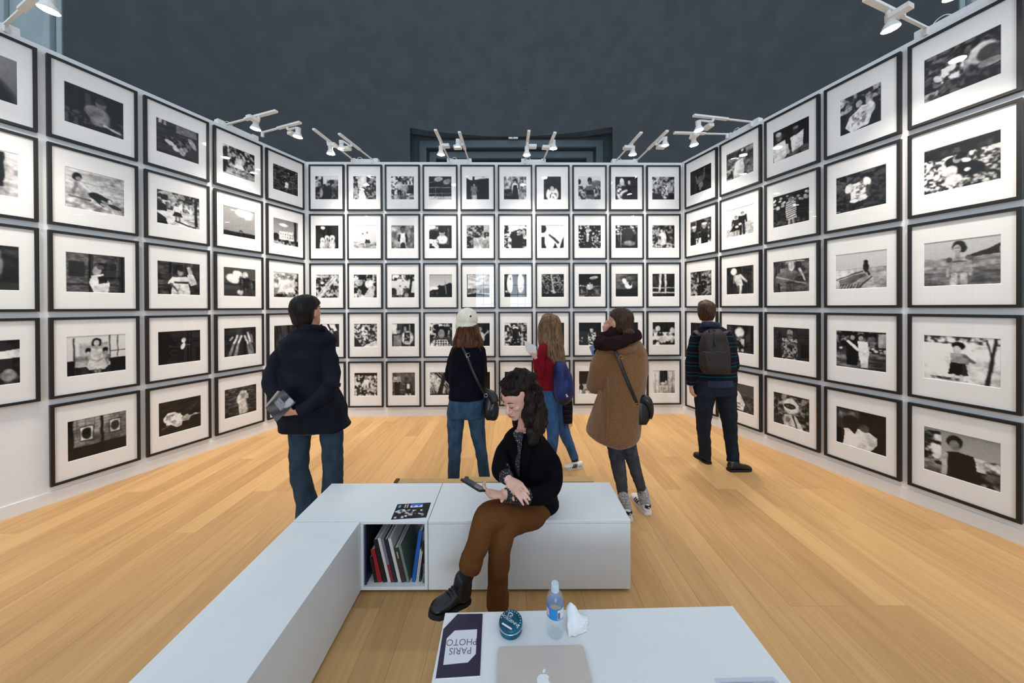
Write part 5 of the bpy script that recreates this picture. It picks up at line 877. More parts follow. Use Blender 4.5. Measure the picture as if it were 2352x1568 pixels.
M_HAIRB = hairmat('black_hair', rgb(14, 11, 11), rgb(30, 23, 22)); M_HAIRD = hairmat('dark_brown_hair', rgb(15, 9, 8), rgb(36, 22, 19)); M_HAIRA = hairmat('auburn_hair', rgb(54, 30, 20), rgb(108, 66, 42)); M_HAIRL = hairmat('light_brown_hair', rgb(74, 52, 36), rgb(140, 108, 78)); M_HAIRM = hairmat('brown_hair', rgb(38, 24, 17), rgb(82, 58, 42))
def dot_mat():
    m = bpy.data.materials.new('polka_dot_blouse'); m.use_nodes = True; N = m.node_tree.nodes; L = m.node_tree.links; b = N['Principled BSDF']; b.inputs['Roughness'].default_value = .8
    tc = N.new('ShaderNodeTexCoord'); v = N.new('ShaderNodeTexVoronoi'); v.inputs['Scale'].default_value = 95; v.inputs['Randomness'].default_value = .35; L.new(tc.outputs['Object'], v.inputs['Vector'])
    r = N.new('ShaderNodeValToRGB'); r.color_ramp.elements[0].position = .22; r.color_ramp.elements[0].color = (.40, .40, .42, 1); r.color_ramp.elements[1].position = .27; r.color_ramp.elements[1].color = (.010, .009, .013, 1); L.new(v.outputs['Distance'], r.inputs[0]); L.new(r.outputs[0], b.inputs['Base Color']); return m
M_DOT = dot_mat()
def band_mat(name, stops, period, axis=2, rough=.9):
    m = bpy.data.materials.new(name); m.use_nodes = True; N = m.node_tree.nodes; L = m.node_tree.links; b = N['Principled BSDF']; b.inputs['Roughness'].default_value = rough; b.inputs['Specular IOR Level'].default_value = .15
    tc = N.new('ShaderNodeTexCoord'); sx = N.new('ShaderNodeSeparateXYZ'); L.new(tc.outputs['Object'], sx.inputs[0]); mu = N.new('ShaderNodeMath'); mu.operation = 'MULTIPLY'; mu.inputs[1].default_value = 1 / period; L.new(sx.outputs[axis], mu.inputs[0]); fr = N.new('ShaderNodeMath'); fr.operation = 'FRACT'; L.new(mu.outputs[0], fr.inputs[0])
    r = N.new('ShaderNodeValToRGB'); r.color_ramp.interpolation = 'CONSTANT'; e = r.color_ramp.elements; e[0].position = stops[0][0]; e[0].color = (*stops[0][1], 1); e[1].position = stops[1][0]; e[1].color = (*stops[1][1], 1)
    for p, c in stops[2:]: q = e.new(p); q.color = (*c, 1)
    L.new(fr.outputs[0], r.inputs[0]); L.new(r.outputs[0], b.inputs['Base Color']); return m
M_STRIPE = band_mat('dark_striped_pullover', [(0, rgb(14, 17, 28)), (.30, rgb(10, 58, 70)), (.42, rgb(12, 14, 22)), (.62, rgb(34, 46, 66)), (.74, rgb(20, 16, 22))], .105)
M_PLAID = band_mat('dark_plaid_wool', [(0, rgb(24, 18, 22)), (.45, rgb(58, 22, 28)), (.55, rgb(20, 18, 22)), (.8, rgb(44, 42, 46))], .05)
M_SOCK = mat('grey_knit_sock', rgb(120, 120, 122), .95, col2=rgb(200, 200, 198), vscale=9, stretch=(14, 14, 4), bump=.8, bscale=60)
def person(label, base):
    return thing('person', label, 'person', tuple(base), 0, 'visitors in the exhibition')
# ---- man in a navy coat, hands behind his back
Y = 2.52; K = Y / F
r = person('man in a long navy coat and jeans, seen from behind, holding brochures behind him', at(725, 1200, 2.5).xy.to_3d())
coat = [(750, 684, 742, .065), (758, 676, 748, .085), (768, 662, 757, .105), (780, 648, 766, .12), (800, 648, 762, .125), (835, 652, 758, .13), (875, 650, 764, .135), (915, 644, 784, .15), (950, 641, 795, .17), (981, 651, 801, .175)]
la = [(657, 797, 18), (637, 830, 18.5, -.02), (621, 874, 18, -.08), (638, 915, 17, -.17), (660, 940, 14, -.22)]; ra = [(750, 797, 18), (759, 840, 18, -.03), (760, 890, 18, -.11), (720, 925, 17, -.20), (684, 944, 13.5, -.245)]
ll = [(690, 965, 26), (689, 1000, 23.5), (688, 1040, 21), (687, 1080, 20), (696, 1120, 20.5, .02), (705, 1155, 23, .03), (706, 1192, 25, .03)]; rl = [(758, 965, 26), (762, 1000, 24), (764, 1045, 22), (765, 1080, 22), (764, 1120, 22), (763, 1190, 24)]
hd = Head(at(705, 716, Y), (.13, .98, .14), size=1.08); hw_ = at(676, 947, Y - .255)
wear('body', fuse(hd.skin() + [limb([(706, 735, 17), (707, 770, 19)], Y), sil(coat, Y, scale=.82), limb(la, Y, .7), limb(ra, Y, .7), limb(ll, Y, .72), limb(rl, Y, .72)] + hand(hw_, (-1, -.10, .10), (.1, -.9, -.5), (.75, .8, .85, .9), 1, .95, .05, (.7, .5), .5), .0065, 2), M_SKIN, r)
wear('coat', fuse([sil(coat, Y), limb(la, Y), limb(ra, Y), limb([(686, 752, 8, -.05), (706, 756, 9, -.075), (738, 757, 8, -.03)], Y)], .009, 3, folds(.020, 8, 8, 11, 2.0)), M_NAVY, r)
part('pocket_flap', bar(at(742, 880, Y - .178), at(782, 884, Y - .165), .012, .026), M_NAVY, r, False)
part('collar', tube([at(683, 757, Y - .03), at(690, 750, Y - .075), at(712, 750, Y - .09), at(738, 752, Y - .06), at(747, 757, Y)], .018, 10, 4, ref=(0, 0, 1), ratio=.45), M_NAVY, r)
wear('jeans', fuse([limb(ll, Y), limb(rl, Y), sil([(940, 668, 785, .13), (985, 668, 786, .13)], Y)], .009, 3, folds(.007, 11, 11, 15, 5.0, .001)), M_J1, r)
wear('hair', fuse(hd.hair_cap(-.09, .02) + [ball(hd.p(0, .02, -.02), (.084, .098, .095), hd.R())], .006, 2, folds(.004, 50, 50, 12)), M_HAIRB, r)
for hx, ty in (((704, 1203), -.0), ((764, 1203), .0)): hp_ = on_z(hx[0], hx[1], 0); shoe(hp_, hp_ + Vector((.03, .27, 0)), .1, .095, r, M_LEATH, M_SOLE)
def leaflet(name, label, quad, Yd, fn, th=.004, nx=20, ny=24, cat='brochure', grp=None):
    q = [at(p[0], p[1], Yd + (p[2] if len(p) > 2 else 0)) for p in quad]; c = sum(q, Vector()) / 4; t = thing(name, label, cat, tuple(c), 0, grp); paint('cover', q, fn, nx, ny, th, t, Vector((0, -1, .2))); return t, q
def bro(u, v):
    if .18 < u < .72 and .30 < v < .62: return (.62, .62, .66)
    if (u - .75) ** 2 + (v - .15) ** 2 * .4 < .03: return (.70, .70, .72)
    return (.22 + .16 * math.sin(u * 5 + v * 4) ** 2,) * 3
leaflet('brochure', 'folded second brochure behind the grey one in the hand of the navy coat man', [(638, 897, .01), (662, 904, .01), (634, 962, .01), (611, 930, .01)], Y - .272, lambda u, v: (.72, .66, .62) if u < .2 else (.42, .42, .44))
t_, q_ = leaflet('brochure', 'grey brochure with a pale title panel held by the man in the navy coat', [(650, 894), (679, 924), (636, 969), (611, 936)], Y - .285, bro)
ux = (q_[1] - q_[0]).normalized(); uy = (q_[0] - q_[3]).normalized(); uz = ux.cross(uy).normalized()
if uz.y > 0: uz = -uz
for s_, f_ in (('PARIS', .40), ('PHOTO', .53)):
    c_ = (q_[0] * .55 + q_[1] * .45) * (1 - f_) + (q_[3] * .55 + q_[2] * .45) * f_ + uz * .0052; part('lettering', xf(text_vf(s_, .026), c_, Matrix((ux, uy, uz)).transposed()), M_INK, t_, False)
# ---- woman in a cream knitted hat
Y = 2.95; r = person('woman in a cream knitted hat, navy jumper and blue jeans, seen from behind', at(1078, 1134, 2.95).xy.to_3d())
sw = [(772, 1058, 1092, .055), (782, 1050, 1101, .075), (792, 1042, 1108, .095), (806, 1037, 1113, .11), (835, 1032, 1116, .122), (870, 1031, 1115, .125), (895, 1032, 1113, .13), (914, 1031, 1113, .13)]
la = [(1047, 804, 12), (1037, 835, 11.5, .02), (1034, 868, 12, .06), (1055, 872, 11, .16), (1082, 866, 9, .19)]; ra = [(1103, 804, 12), (1108, 835, 11, .03), (1105, 866, 11, .08), (1085, 872, 10, .17), (1062, 866, 9, .20)]
ll = [(1049, 935, 21), (1047, 960, 20.5), (1046, 995, 18), (1045, 1030, 15.5), (1043, 1065, 14), (1042, 1098, 13.5), (1041, 1124, 14)]; rl = [(1092, 935, 21), (1094, 960, 20), (1099, 1000, 16.5), (1104, 1030, 14), (1109, 1062, 13), (1113, 1095, 13), (1114, 1124, 14)]
hd = Head(at(1073, 747, Y), (.05, .98, .2), size=.92); pel = [(900, 1034, 1111, .12), (920, 1031, 1113, .13), (938, 1029, 1113, .135), (955, 1030, 1113, .12)]
wear('body', fuse(hd.skin() + [limb([(1073, 760, 12), (1074, 785, 13)], Y), sil(sw, Y, scale=.82), limb(la, Y, .7), limb(ra, Y, .7), limb(ll, Y, .72), limb(rl, Y, .72), sil(pel, Y, scale=.85)] + hand(at(1082, 866, Y + .2), (1, 0, 0), (0, 1, 0), (.5,) * 4, 1, .9), .0075, 2), M_SKIN2, r)
wear('jumper', fuse([sil(sw, Y), limb(la, Y), limb(ra, Y)], .008, 3, folds(.006, 8, 8, 14, 3)), M_NAVYK, r)
wear('jeans', fuse([limb(ll, Y), limb(rl, Y), sil(pel, Y)], .0075, 2, folds(.006, 12, 12, 18, 8, .001)), M_J2, r)
for a_ in (0, 1):   # back pockets
    x0 = (1037, 1086)[a_]; part('pocket', tube([at(x0, 925, Y - .141), at(x0 + 18, 925, Y - .147), at(x0 + 18, 945, Y - .146), at(x0 + 9, 952, Y - .146), at(x0, 945, Y - .141), at(x0, 925, Y - .141)], .0022, 6, 1), M_J2, r)
R_ = hd.R(); hc = at(1073, 733, Y)
ht = wear('knitted_hat', fuse([ball(hc + Vector((0, 0, .004)), (.101, .108, .104), Euler((-.25, .12, 0)).to_matrix()), xf(lathe([(.085, -.05), (.098, -.045), (.104, -.02), (.103, .0), (.09, .01)], 32), hc + Vector((0, .0, -.052)), Euler((-.22, .10, 0)).to_matrix())], .007, 2, lambda v: .0035 * math.sin(math.atan2(v.x - hc.x, v.y - hc.y) * 46) * (1 if v.z < hc.z - .02 else .35) + .003 * noise.noise(v * 30)), M_WOOLW, r)
part('button', ball(at(1081, 726, Y - .099), (.009, .004, .009), None, 8, 6), M_BLK, r)
def hp(t, u): 
    x = 1074 + u[0] * (20 + 16 * t); return at(x, 750 + t * (50 + 6 * abs(u[0]) - 14 * (1 - abs(u[0]))), Y - .085 - .025 * math.cos(u[0] * 1.5) - .01 * u[1])
mass = fuse([sil([(745, 1051, 1097, .095), (760, 1047, 1101, .105, -.01), (775, 1042, 1107, .105, -.015), (788, 1038, 1111, .10, -.02), (797, 1040, 1109, .085, -.025)], Y)], .008, 3, folds(.010, 26, 26, 6, 4)); h_ = wear('hair', mass, M_HAIRA, r); part('locks', strands(90, 3, hp, 0, .0024, .03, (.75, 1.15)), M_HAIRA, r)
for hx in (1042, 1114): hp_ = on_z(hx, 1137, 0); shoe(hp_, hp_ + Vector((0, .24, 0)), .085, .085, r, M_LEATH, M_SOLE)
bg_ = thing('handbag', 'slouchy black leather handbag on the hip of the woman in the hat', 'handbag', tuple(at(1128, 938, Y - .08)), 0)
wear('bag_body', fuse([sil([(900, 1117, 1137, .035), (912, 1113, 1141, .05), (930, 1112, 1145, .062), (950, 1112, 1147, .066), (962, 1118, 1143, .05)], Y - .08, ex=2.8)], .006, 2, folds(.010, 18, 18, 10, 6)), M_LEATH, bg_)
wear('flap', fuse([limb([(1117, 900, 8), (1130, 908, 11, -.02), (1138, 925, 9, -.055)], Y - .08)], .006, 2), M_LEATH, bg_)
sp_ = [at(1108, 792, Y + .02), at(1095, 784, Y - .05), at(1066, 800, Y - .125), at(1074, 822, Y - .143), at(1085, 850, Y - .146), at(1098, 878, Y - .146), at(1112, 903, Y - .12), at(1120, 912, Y - .1)]; sp_ = [at(1060, 786, Y - .06), at(1062, 797, Y - .118)] + sp_[3:]
st_ = part('strap', tube(sp_, .0125, 8, 4, ref=(1, 0, .4), ratio=.25), M_LEATH, bg_)
for x_, y_, s_ in ((1075, 816, 1), (1082, 832, .8)): part('buckle', tube([at(x_ - 5 * s_, y_ - 3 * s_, Y - .152), at(x_ + 3 * s_, y_ - 6 * s_, Y - .152), at(x_ + 5 * s_, y_ + 2 * s_, Y - .152), at(x_ - 3 * s_, y_ + 5 * s_, Y - .152), at(x_ - 5 * s_, y_ - 3 * s_, Y - .152)], .0028, 6, 1), M_STEEL if s_ == 1 else M_LEATH, bg_)
part('ring', tube([at(1116 + 4 * math.cos(a), 908 + 4 * math.sin(a), Y - .135) for a in [i * math.pi / 5 for i in range(11)]], .0025, 6, 1), M_STEEL, bg_)
# ---- girl in a red jumper walking left
Y = 3.40; r = person('girl with long light brown hair, red jumper and blue jeans walking left', at(1275, 1078, 3.35).xy.to_3d())
sw = [(776, 1246, 1276, .06), (786, 1240, 1282, .085), (798, 1236, 1286, .105), (815, 1234, 1287, .11), (845, 1235, 1286, .115), (870, 1235, 1286, .12), (892, 1236, 1286, .125)]
ra = [(1247, 798, 11, -.10), (1241, 830, 10.5, -.13), (1240, 866, 10, -.15), (1234, 845, 9, -.20), (1230, 822, 7, -.23)]; ll = [(1262, 920, 20, -.03), (1266, 960, 17, -.08), (1270, 1000, 14, -.12), (1268, 1040, 11, -.12), (1266, 1066, 10, -.1)]; rl = [(1272, 920, 20, .02), (1285, 960, 17, .03), (1299, 1000, 13, .03), (1311, 1028, 10.5, .03), (1320, 1052, 9.5, .03)]; pel = [(880, 1238, 1286, .115), (900, 1241, 1287, .125), (922, 1243, 1290, .12)]
la = [(1276, 800, 11, .08), (1270, 840, 10, .16), (1250, 850, 9, .25)]
hd = Head(at(1261, 748, Y), (-.72, .66, .05), size=.88)
wear('body', fuse(hd.skin() + [limb([(1263, 765, 10), (1264, 788, 11)], Y), sil(sw, Y, scale=.82), limb(ra, Y, .72), limb(la, Y, .7), limb(ll, Y, .72), limb(rl, Y, .75), sil(pel, Y, scale=.85)] + hand(at(1230, 824, Y - .23), (-.1, -.05, 1), (.75, -.6, 0), (.55, .6, .6, .7), -1, .9, .04, (.8, .3), .6), .0075, 2), M_SKIN2, r)
wear('jumper', fuse([sil(sw, Y), limb(ra, Y), limb(la, Y)], .008, 3, folds(.007, 9, 9, 12, 13)), M_RED, r)
wear('jeans', fuse([limb(ll, Y), limb(rl, Y), sil(pel, Y)], .0075, 2, folds(.005, 12, 12, 18, 21)), M_J3, r)
wear('hair', fuse([sil([(719, 1253, 1268, .025), (723, 1247, 1276, .05), (730, 1242, 1284, .075), (745, 1237, 1289, .10), (765, 1235, 1291, .105), (785, 1236, 1293, .105, -.015), (805, 1242, 1296, .09, -.035), (822, 1254, 1299, .065, -.06), (834, 1268, 1299, .045, -.08), (841, 1279, 1295, .025, -.08)], Y, ex=2.1)], .008, 3, folds(.010, 34, 34, 4, 3)), M_HAIRL, r)
def hp(t, u): x = 1262 + u[0] * 24 + 14 * t * t + t * 4; return at(x, 730 + 12 * abs(u[0]) + t * (100 - 30 * (1 - u[0]) * .5), Y - .085 - .02 * u[1] - .03 * t + .05 * abs(u[0]))
part('locks', strands(110, 8, hp, 0, .0024, .02, (.8, 1.08)), M_HAIRL, r)
h0, t0 = on_z(1338, 1073, 0), on_z(1297, 1076.5, 0); sh, (a, d, up, s, L_) = shoe(h0, t0, .088, .085, r, M_SHOEW, M_SHOEW, high=False)
def stripes(a, d, up, s, L_, root, side=1):
    sd = s if (s.y * -1) * side > 0 else -s
    for k in range(3):
        f = .46 + .085 * k; p0 = a + d * (f * L_) + sd * .043 + up * .022; p1 = a + d * ((f - .10) * L_) + sd * .034 + up * .062; part('stripe', tube([p0, p0.lerp(p1, .5) + sd * .0035, p1], .005, 6, 3, ref=d, ratio=.5), M_BLK, root)
stripes(a, d, up, s, L_, r)
part('sock', limb([(1319, 1046, 8.5), (1321, 1062, 8)], Y + .03), M_BLK, r)
hp_ = on_z(1268, 1088, 0); sh, q_ = shoe(hp_ + Vector((.06, .1, 0)), hp_ + Vector((-.16, .12, 0)), .088, .085, r, M_SHOEW, M_SHOEW, high=False)
sc = wear('scarf', fuse([sil([(900, 1294, 1312, .03), (925, 1293, 1314, .035), (950, 1293, 1315, .035), (971, 1295, 1315, .03)], Y - .08, ex=3)], .006, 2, folds(.008, 40, 20, 5)), M_PLAID, r)
for i in range(9): part('fringe', tube([at(1296 + i * 2.2, 969, Y - .09), at(1296.5 + i * 2.2, 985 - (i % 3) * 3, Y - .09)], [.004, .0015], 5, 1), M_PLAID, r)
t_, q_ = leaflet('leaflet', 'white sheet held up by the girl in the red jumper', [(1203, 781), (1232, 795, -.01), (1232, 812, -.01), (1209, 807)], Y - .27, lambda u, v: (.88, .84, .84), .002, 4, 4, 'leaflet')
bp = thing('drawstring_backpack', 'royal blue drawstring backpack worn by the girl in red', 'backpack', tuple(at(1294, 885, Y - .16)))
M_BLUE = mat('royal_blue_nylon', rgb(12, 26, 78), .55, col2=rgb(18, 40, 108), vscale=8, bump=.2, bscale=30)
wear('bag_body', fuse([sil([(830, 1277, 1297, .03), (842, 1273, 1304, .055), (862, 1271, 1312, .08), (888, 1271, 1317, .09), (906, 1272, 1316, .085), (920, 1276, 1310, .06), (928, 1284, 1301, .03)], Y - .16, ex=2.2)], .007, 2, folds(.012, 16, 16, 8, 17)), M_BLUE, bp)
wear('base_trim', fuse([sil([(914, 1274, 1312, .072), (921, 1277, 1308, .062), (928.5, 1285, 1301, .034)], Y - .161, ex=2.2)], .006, 1), M_BLK, bp)
part('cord', tube([at(1274, 842, Y - .17), at(1266, 870, Y - .16), at(1265, 890, Y - .15), at(1275, 916, Y - .17)], .004, 6, 4), M_BLK, bp)
swp = [(1299, 905), (1301, 912.5), (1306, 911), (1314.5, 897.5), (1307.5, 905.5), (1303.5, 907.5), (1302, 904)]; part('logo_mark', ([at(x, y, Y - .247 + (x - 1303) * .0034) for x, y in swp], [tuple(range(7))]), mat('pale_pink_print', rgb(226, 196, 206), .5), bp, False)
# ---- woman in a camel coat
Y = 2.67; r = person('woman in a camel teddy coat with dark scarf, grey leggings and white trainers', at(1450, 1180, 2.67).xy.to_3d())
coat = [(776, 1402, 1458, .085), (786, 1394, 1468, .115), (798, 1388, 1476, .135), (818, 1385, 1480, .155), (850, 1384, 1480, .168), (890, 1381, 1478, .175), (925, 1372, 1475, .182), (955, 1360, 1472, .19), (980, 1350, 1468, .195), (998, 1351, 1464, .19), (1010, 1366, 1455, .172), (1017, 1388, 1440, .14)]
la = [(1392, 815, 24, -.02), (1376, 850, 24.5, .0), (1370, 880, 24, .05), (1376, 860, 20, .16), (1388, 810, 16, .22), (1393, 778, 12, .23)]; ra = [(1466, 815, 22, .05), (1462, 860, 21, .12), (1430, 850, 18, .22), (1395, 825, 14, .25)]
ll = [(1410, 990, 21), (1412, 1020, 18.5), (1416, 1048, 17), (1422, 1080, 16), (1428, 1115, 13), (1433, 1148, 10.5)]; rl = [(1438, 990, 20), (1444, 1020, 17), (1453, 1055, 15), (1463, 1090, 13), (1475, 1128, 10.5, .02)]
hd = Head(at(1424, 740, Y), (-.45, .88, .16)); hw_ = at(1394, 770, Y + .13)
wear('body', fuse(hd.skin() + [limb([(1424, 757, 13), (1428, 785, 14)], Y), sil(coat, Y, scale=.8), limb(la, Y, .65), limb(ra, Y, .65), limb(ll, Y, .8), limb(rl, Y, .8)] + hand(hw_, (-.05, .0, 1), (-.55, -.75, 0), (1.1, 1.15, 1.2, 1.2), 1, .92, .03, (.9, .3), .7), .0065, 2), M_SKIN, r)
wear('coat', fuse([sil(coat, Y), limb(la, Y), limb(ra, Y)], .009, 3, folds(.020, 6, 6, 5, 31, .0015)), M_CAMEL, r)
wear('coat_tab', fuse([limb([(1378, 900, 4.5, -.17), (1375, 920, 5, -.185), (1372, 945, 5, -.195)], Y)], .006, 1), M_CAMEL, r)
part('coat_seam', tube([at(1396, 868, Y - .178), at(1397, 920, Y - .19), at(1395, 965, Y - .199), at(1393, 1008, Y - .178)], .004, 6, 4), M_CAMEL, r)
part('coat_collar', tube([at(1400, 800, Y - .11), at(1425, 806, Y - .15), at(1455, 800, Y - .13), at(1468, 786, Y - .06)], .026, 10, 4, ref=(0, 0, 1), ratio=.5), M_CAMEL, r)
wear('scarf', fuse([tube([at(1386, 775, Y + .08), at(1380, 787, Y - .03), at(1398, 790, Y - .13), at(1430, 783, Y - .14), at(1456, 772, Y - .07), at(1456, 766, Y + .05), at(1420, 768, Y + .12), at(1386, 775, Y + .08)], [.055, .06, .06, .055, .05, .05, .05, .055], 14, 4), limb([(1404, 765, 14), (1430, 762, 18), (1450, 766, 13)], Y), limb([(1386, 790, 15, .02), (1378, 815, 11, .06), (1372, 840, 7, .1)], Y)], .009, 3, folds(.014, 12, 12, 30, 9)), M_SCARF, r)
wear('leggings', fuse([limb(ll, Y), limb(rl, Y), sil([(960, 1392, 1458, .12), (1005, 1396, 1452, .12)], Y)], .0075, 2, folds(.004, 14, 14, 40, 4)), M_LEG, r)
wear('hair', fuse(hd.hair_cap(-.07, .016) + [ball(hd.p(.0, -.02, -.05), (.078, .06, .075), hd.R())], .007, 2, folds(.005, 45, 45, 10)), M_HAIRM, r); wear('hair_bun', fuse([ball(at(1443, 763, Y - .10), (.050, .045, .040), Euler((0, .3, 0)).to_matrix()), ball(at(1452, 768, Y - .09), (.03, .03, .03))], .006, 2, folds(.008, 40, 40, 40)), M_HAIRM, r)
for (x0, y0, x1, y1, dd) in ((1432, 1140, 1441, 1178, -.04), (1474, 1120, 1482, 1156, .02)): wear('sock', fuse([limb([(x0, y0, 12, dd), ((x0 + x1) / 2, (y0 + y1) / 2, 12.5, dd), (x1, y1, 12, dd)], Y)], .006, 1, lambda v: .0025 * math.sin(v.z * 300)), M_SOCK, r)
for hx, hy, tx in ((1489, 1182, .02), (1446, 1197, .0)):
    h0 = on_z(hx, hy, 0); sh, q_ = shoe(h0, h0 + Vector((-.03 + tx * .5, .27, 0)), .096, .09, r, M_SHOEW, M_SHOEW, high=False); stripes(*q_, r, 1)
    a, d, up, s, L_ = q_; sd = s if s.x < 0 else -s
    for k in range(3): f = .46 + .085 * k; p0 = a + d * (f * L_) + sd * .043 + up * .022; p1 = a + d * ((f - .10) * L_) + sd * .034 + up * .062; part('stripe', tube([p0, p0.lerp(p1, .5) + sd * .0035, p1], .005, 6, 3, ref=d, ratio=.5), M_BLK, r)
    hb = a + up * .066 - d * .004; part('heel_tab', tube([hb - s * .024 + d * .012, hb - d * .004, hb + s * .024 + d * .012], .014, 8, 4, ref=up, ratio=.35), M_BLK, r)
    for k in (-1, 0, 1): part('logo_mark', ball(hb - d * .0095 + s * k * .005 + up * (.002 - abs(k) * .002), (.0028, .0015, .0055), Euler((0, k * -.5, 0)).to_matrix(), 6, 5), M_SHOEW, r)
for i, (q4, lb) in enumerate(((((1353, 796), (1366, 790), (1374, 818), (1364, 826)), 'pale blue folded leaflet in the hand of the woman in camel'), (((1361, 803), (1372, 789), (1380, 806), (1368, 823)), 'dark picture leaflet tucked into the arm of the woman in camel'))):
    leaflet('leaflet', lb, q4, Y + .20 - .02 * i, (lambda u, v: (.62, .70, .84)) if i == 0 else (lambda u, v: (.14, .16, .2) if .2 < v < .8 else (.75, .8, .9)), .004, 6, 8, 'leaflet')
bg_ = thing('shoulder_bag', 'small black saddle bag on the hip of the woman in camel', 'handbag', tuple(at(1478, 945, Y - .12)))
wear('bag_body', fuse([sil([(918, 1465, 1490, .03), (928, 1460, 1494, .042), (950, 1459, 1494, .048), (966, 1461, 1486, .046), (972, 1464, 1483, .04)], Y - .12, ex=3.5)], .005, 2), M_LEATH, bg_)
wear('flap', fuse([limb([(1470, 918, 9, -.01), (1484, 918, 11, -.03), (1493, 932, 8, -.045), (1496, 950, 5, -.05), (1494, 962, 3, -.05)], Y - .12)], .005, 2), M_LEATH, bg_)
part('strap', tube([at(1404, 792, Y - .10), at(1412, 803, Y - .155), at(1424, 830, Y - .185), at(1436, 862, Y - .192), at(1450, 895, Y - .195), at(1464, 930, Y - .165)], .013, 8, 4, ref=(1, 0, .35), ratio=.22), M_LEATH, bg_)
part('ring', tube([at(1426 + 5 * math.cos(a), 820 + 4 * math.sin(a), Y - .192) for a in [i * math.pi / 5 for i in range(11)]], .0028, 6, 1), M_BRASS, bg_); part('ring', tube([at(1464 + 3 * math.cos(a), 929 + 3 * math.sin(a), Y - .178) for a in [i * math.pi / 5 for i in range(11)]], .0025, 6, 1), M_BRASS, bg_)
# ---- man with a backpack
Y = 3.42; r = person('man with a brown backpack, dark striped pullover and indigo jeans near the right wall', at(1655, 1076, 3.42).xy.to_3d())
sw = [(746, 1613, 1652, .06), (755, 1602, 1664, .085), (765, 1592, 1676, .10), (778, 1586, 1685, .115), (800, 1584, 1689, .125), (840, 1590, 1686, .125), (874, 1594, 1686, .13)]
la = [(1597, 785, 12.5), (1589, 815, 12), (1586, 850, 11), (1587, 885, 9.5)]; ra = [(1675, 785, 12.5), (1681, 815, 12.5, .01), (1684, 842, 11.5, .05), (1672, 848, 10, .18)]
pel = [(862, 1595, 1687, .12), (880, 1593, 1688, .13), (905, 1594, 1689, .125)]; ll = [(1618, 900, 23), (1617, 935, 19), (1616, 970, 15.5), (1617, 1005, 13.5, .04), (1619, 1030, 12.5, .08), (1619, 1050, 13, .1)]; rl = [(1664, 900, 23), (1671, 940, 19), (1676, 975, 15.5), (1679, 1010, 13.5), (1683, 1040, 12.5, -.02), (1684, 1060, 13, -.02)]
hd = Head(at(1623, 717, Y), (.55, .82, .14))
wear('body', fuse(hd.skin() + [limb([(1624, 732, 11.5), (1628, 760, 12.5)], Y), sil(sw, Y, scale=.82), limb(la, Y, .7), limb(ra, Y, .7), limb(ll, Y, .72), limb(rl, Y, .72), sil(pel, Y, scale=.85)] + hand(at(1587, 884, Y), (.12, .0, -1), (-1, 0, 0), (.4, .45, .5, .55), 1, .95), .0075, 2), M_SKIN, r)
wear('pullover', fuse([sil(sw, Y), limb(la, Y), limb(ra, Y), sil([(845, 1592, 1688, .12), (880, 1594, 1690, .13)], Y)], .008, 3, folds(.008, 8, 8, 12, 41)), M_STRIPE, r)
wear('shirt_collar', fuse([tube([at(1611, 750, Y + .02), at(1615, 746, Y - .05), at(1632, 745, Y - .075), at(1650, 747, Y - .04), at(1653, 750, Y + .03)], .033, 12, 4, ref=(0, 0, 1), ratio=.5)], .007, 2), mat('navy_cotton', rgb(24, 34, 62), .85, var=.2, vscale=15), r)
wear('shirt_tail', fuse([sil([(868, 1597, 1684, .132), (884, 1597, 1685, .137)], Y)], .008, 1), MATS['navy_cotton'], r)
wear('jeans', fuse([limb(ll, Y), limb(rl, Y), sil(pel, Y)], .0075, 2, folds(.0065, 12, 12, 18, 52)), M_J5, r)
wear('hair', fuse(hd.hair_cap(-.075, .016) + [ball(hd.p(-.01, .075, .01), (.072, .085, .06), hd.R())], .006, 2, folds(.006, 40, 40, 14)), M_HAIRM, r)
for h_, t_ in (((1629, 1066), (1597, 1044)), ((1673, 1081), (1724, 1078))): shoe(on_z(*h_, 0), on_z(*t_, 0), .10, .105, r, M_LEATH, M_SOLE)
bp = thing('backpack', 'dark brown backpack on the back of the man near the right wall', 'backpack', tuple(at(1641, 810, Y - .17))); M_BRN = mat('brown_nylon', rgb(22, 12, 13), .65, col2=rgb(33, 20, 21), vscale=9, bump=.3, bscale=60)
wear('bag_body', fuse([sil([(755, 1630, 1652, .03), (761, 1620, 1659, .05), (772, 1613, 1665, .07), (800, 1608, 1671, .085), (830, 1609, 1674, .095), (848, 1612, 1674, .09), (856, 1618, 1670, .07)], Y - .17, ex=2.6)], .007, 2, folds(.008, 12, 12, 10, 61)), M_BRN, bp)
wear('front_pocket', fuse([sil([(806, 1616, 1664, .03), (815, 1614, 1668, .045), (840, 1615, 1670, .05), (853, 1620, 1666, .035)], Y - .235, ex=3)], .006, 2), M_BRN, bp)
for pts in (((1616, 772, -.12), (1603, 766, -.10), (1597, 760, -.02), (1600, 768, .08)), ((1660, 768, -.12), (1668, 762, -.10), (1674, 762, -.02), (1672, 772, .08))): part('shoulder_strap', tube([at(x, y, Y + d_) for x, y, d_ in pts], .028, 8, 4, ref=(1, 0, .2), ratio=.3), M_BRN, bp)
part('handle', tube([at(1628, 762, Y - .2), at(1630, 757, Y - .22), at(1640, 757, Y - .22), at(1643, 763, Y - .21)], .005, 6, 4), M_BLK, bp); part('zip', tube([at(1640, 764, Y - .225), at(1641, 778, Y - .245), at(1643, 795, Y - .257)], .008, 6, 4), M_BLK, bp); part('zip', tube([at(1622, 812, Y - .287), at(1642, 808, Y - .292), at(1662, 812, Y - .287)], .004, 6, 4), M_BLK, bp)
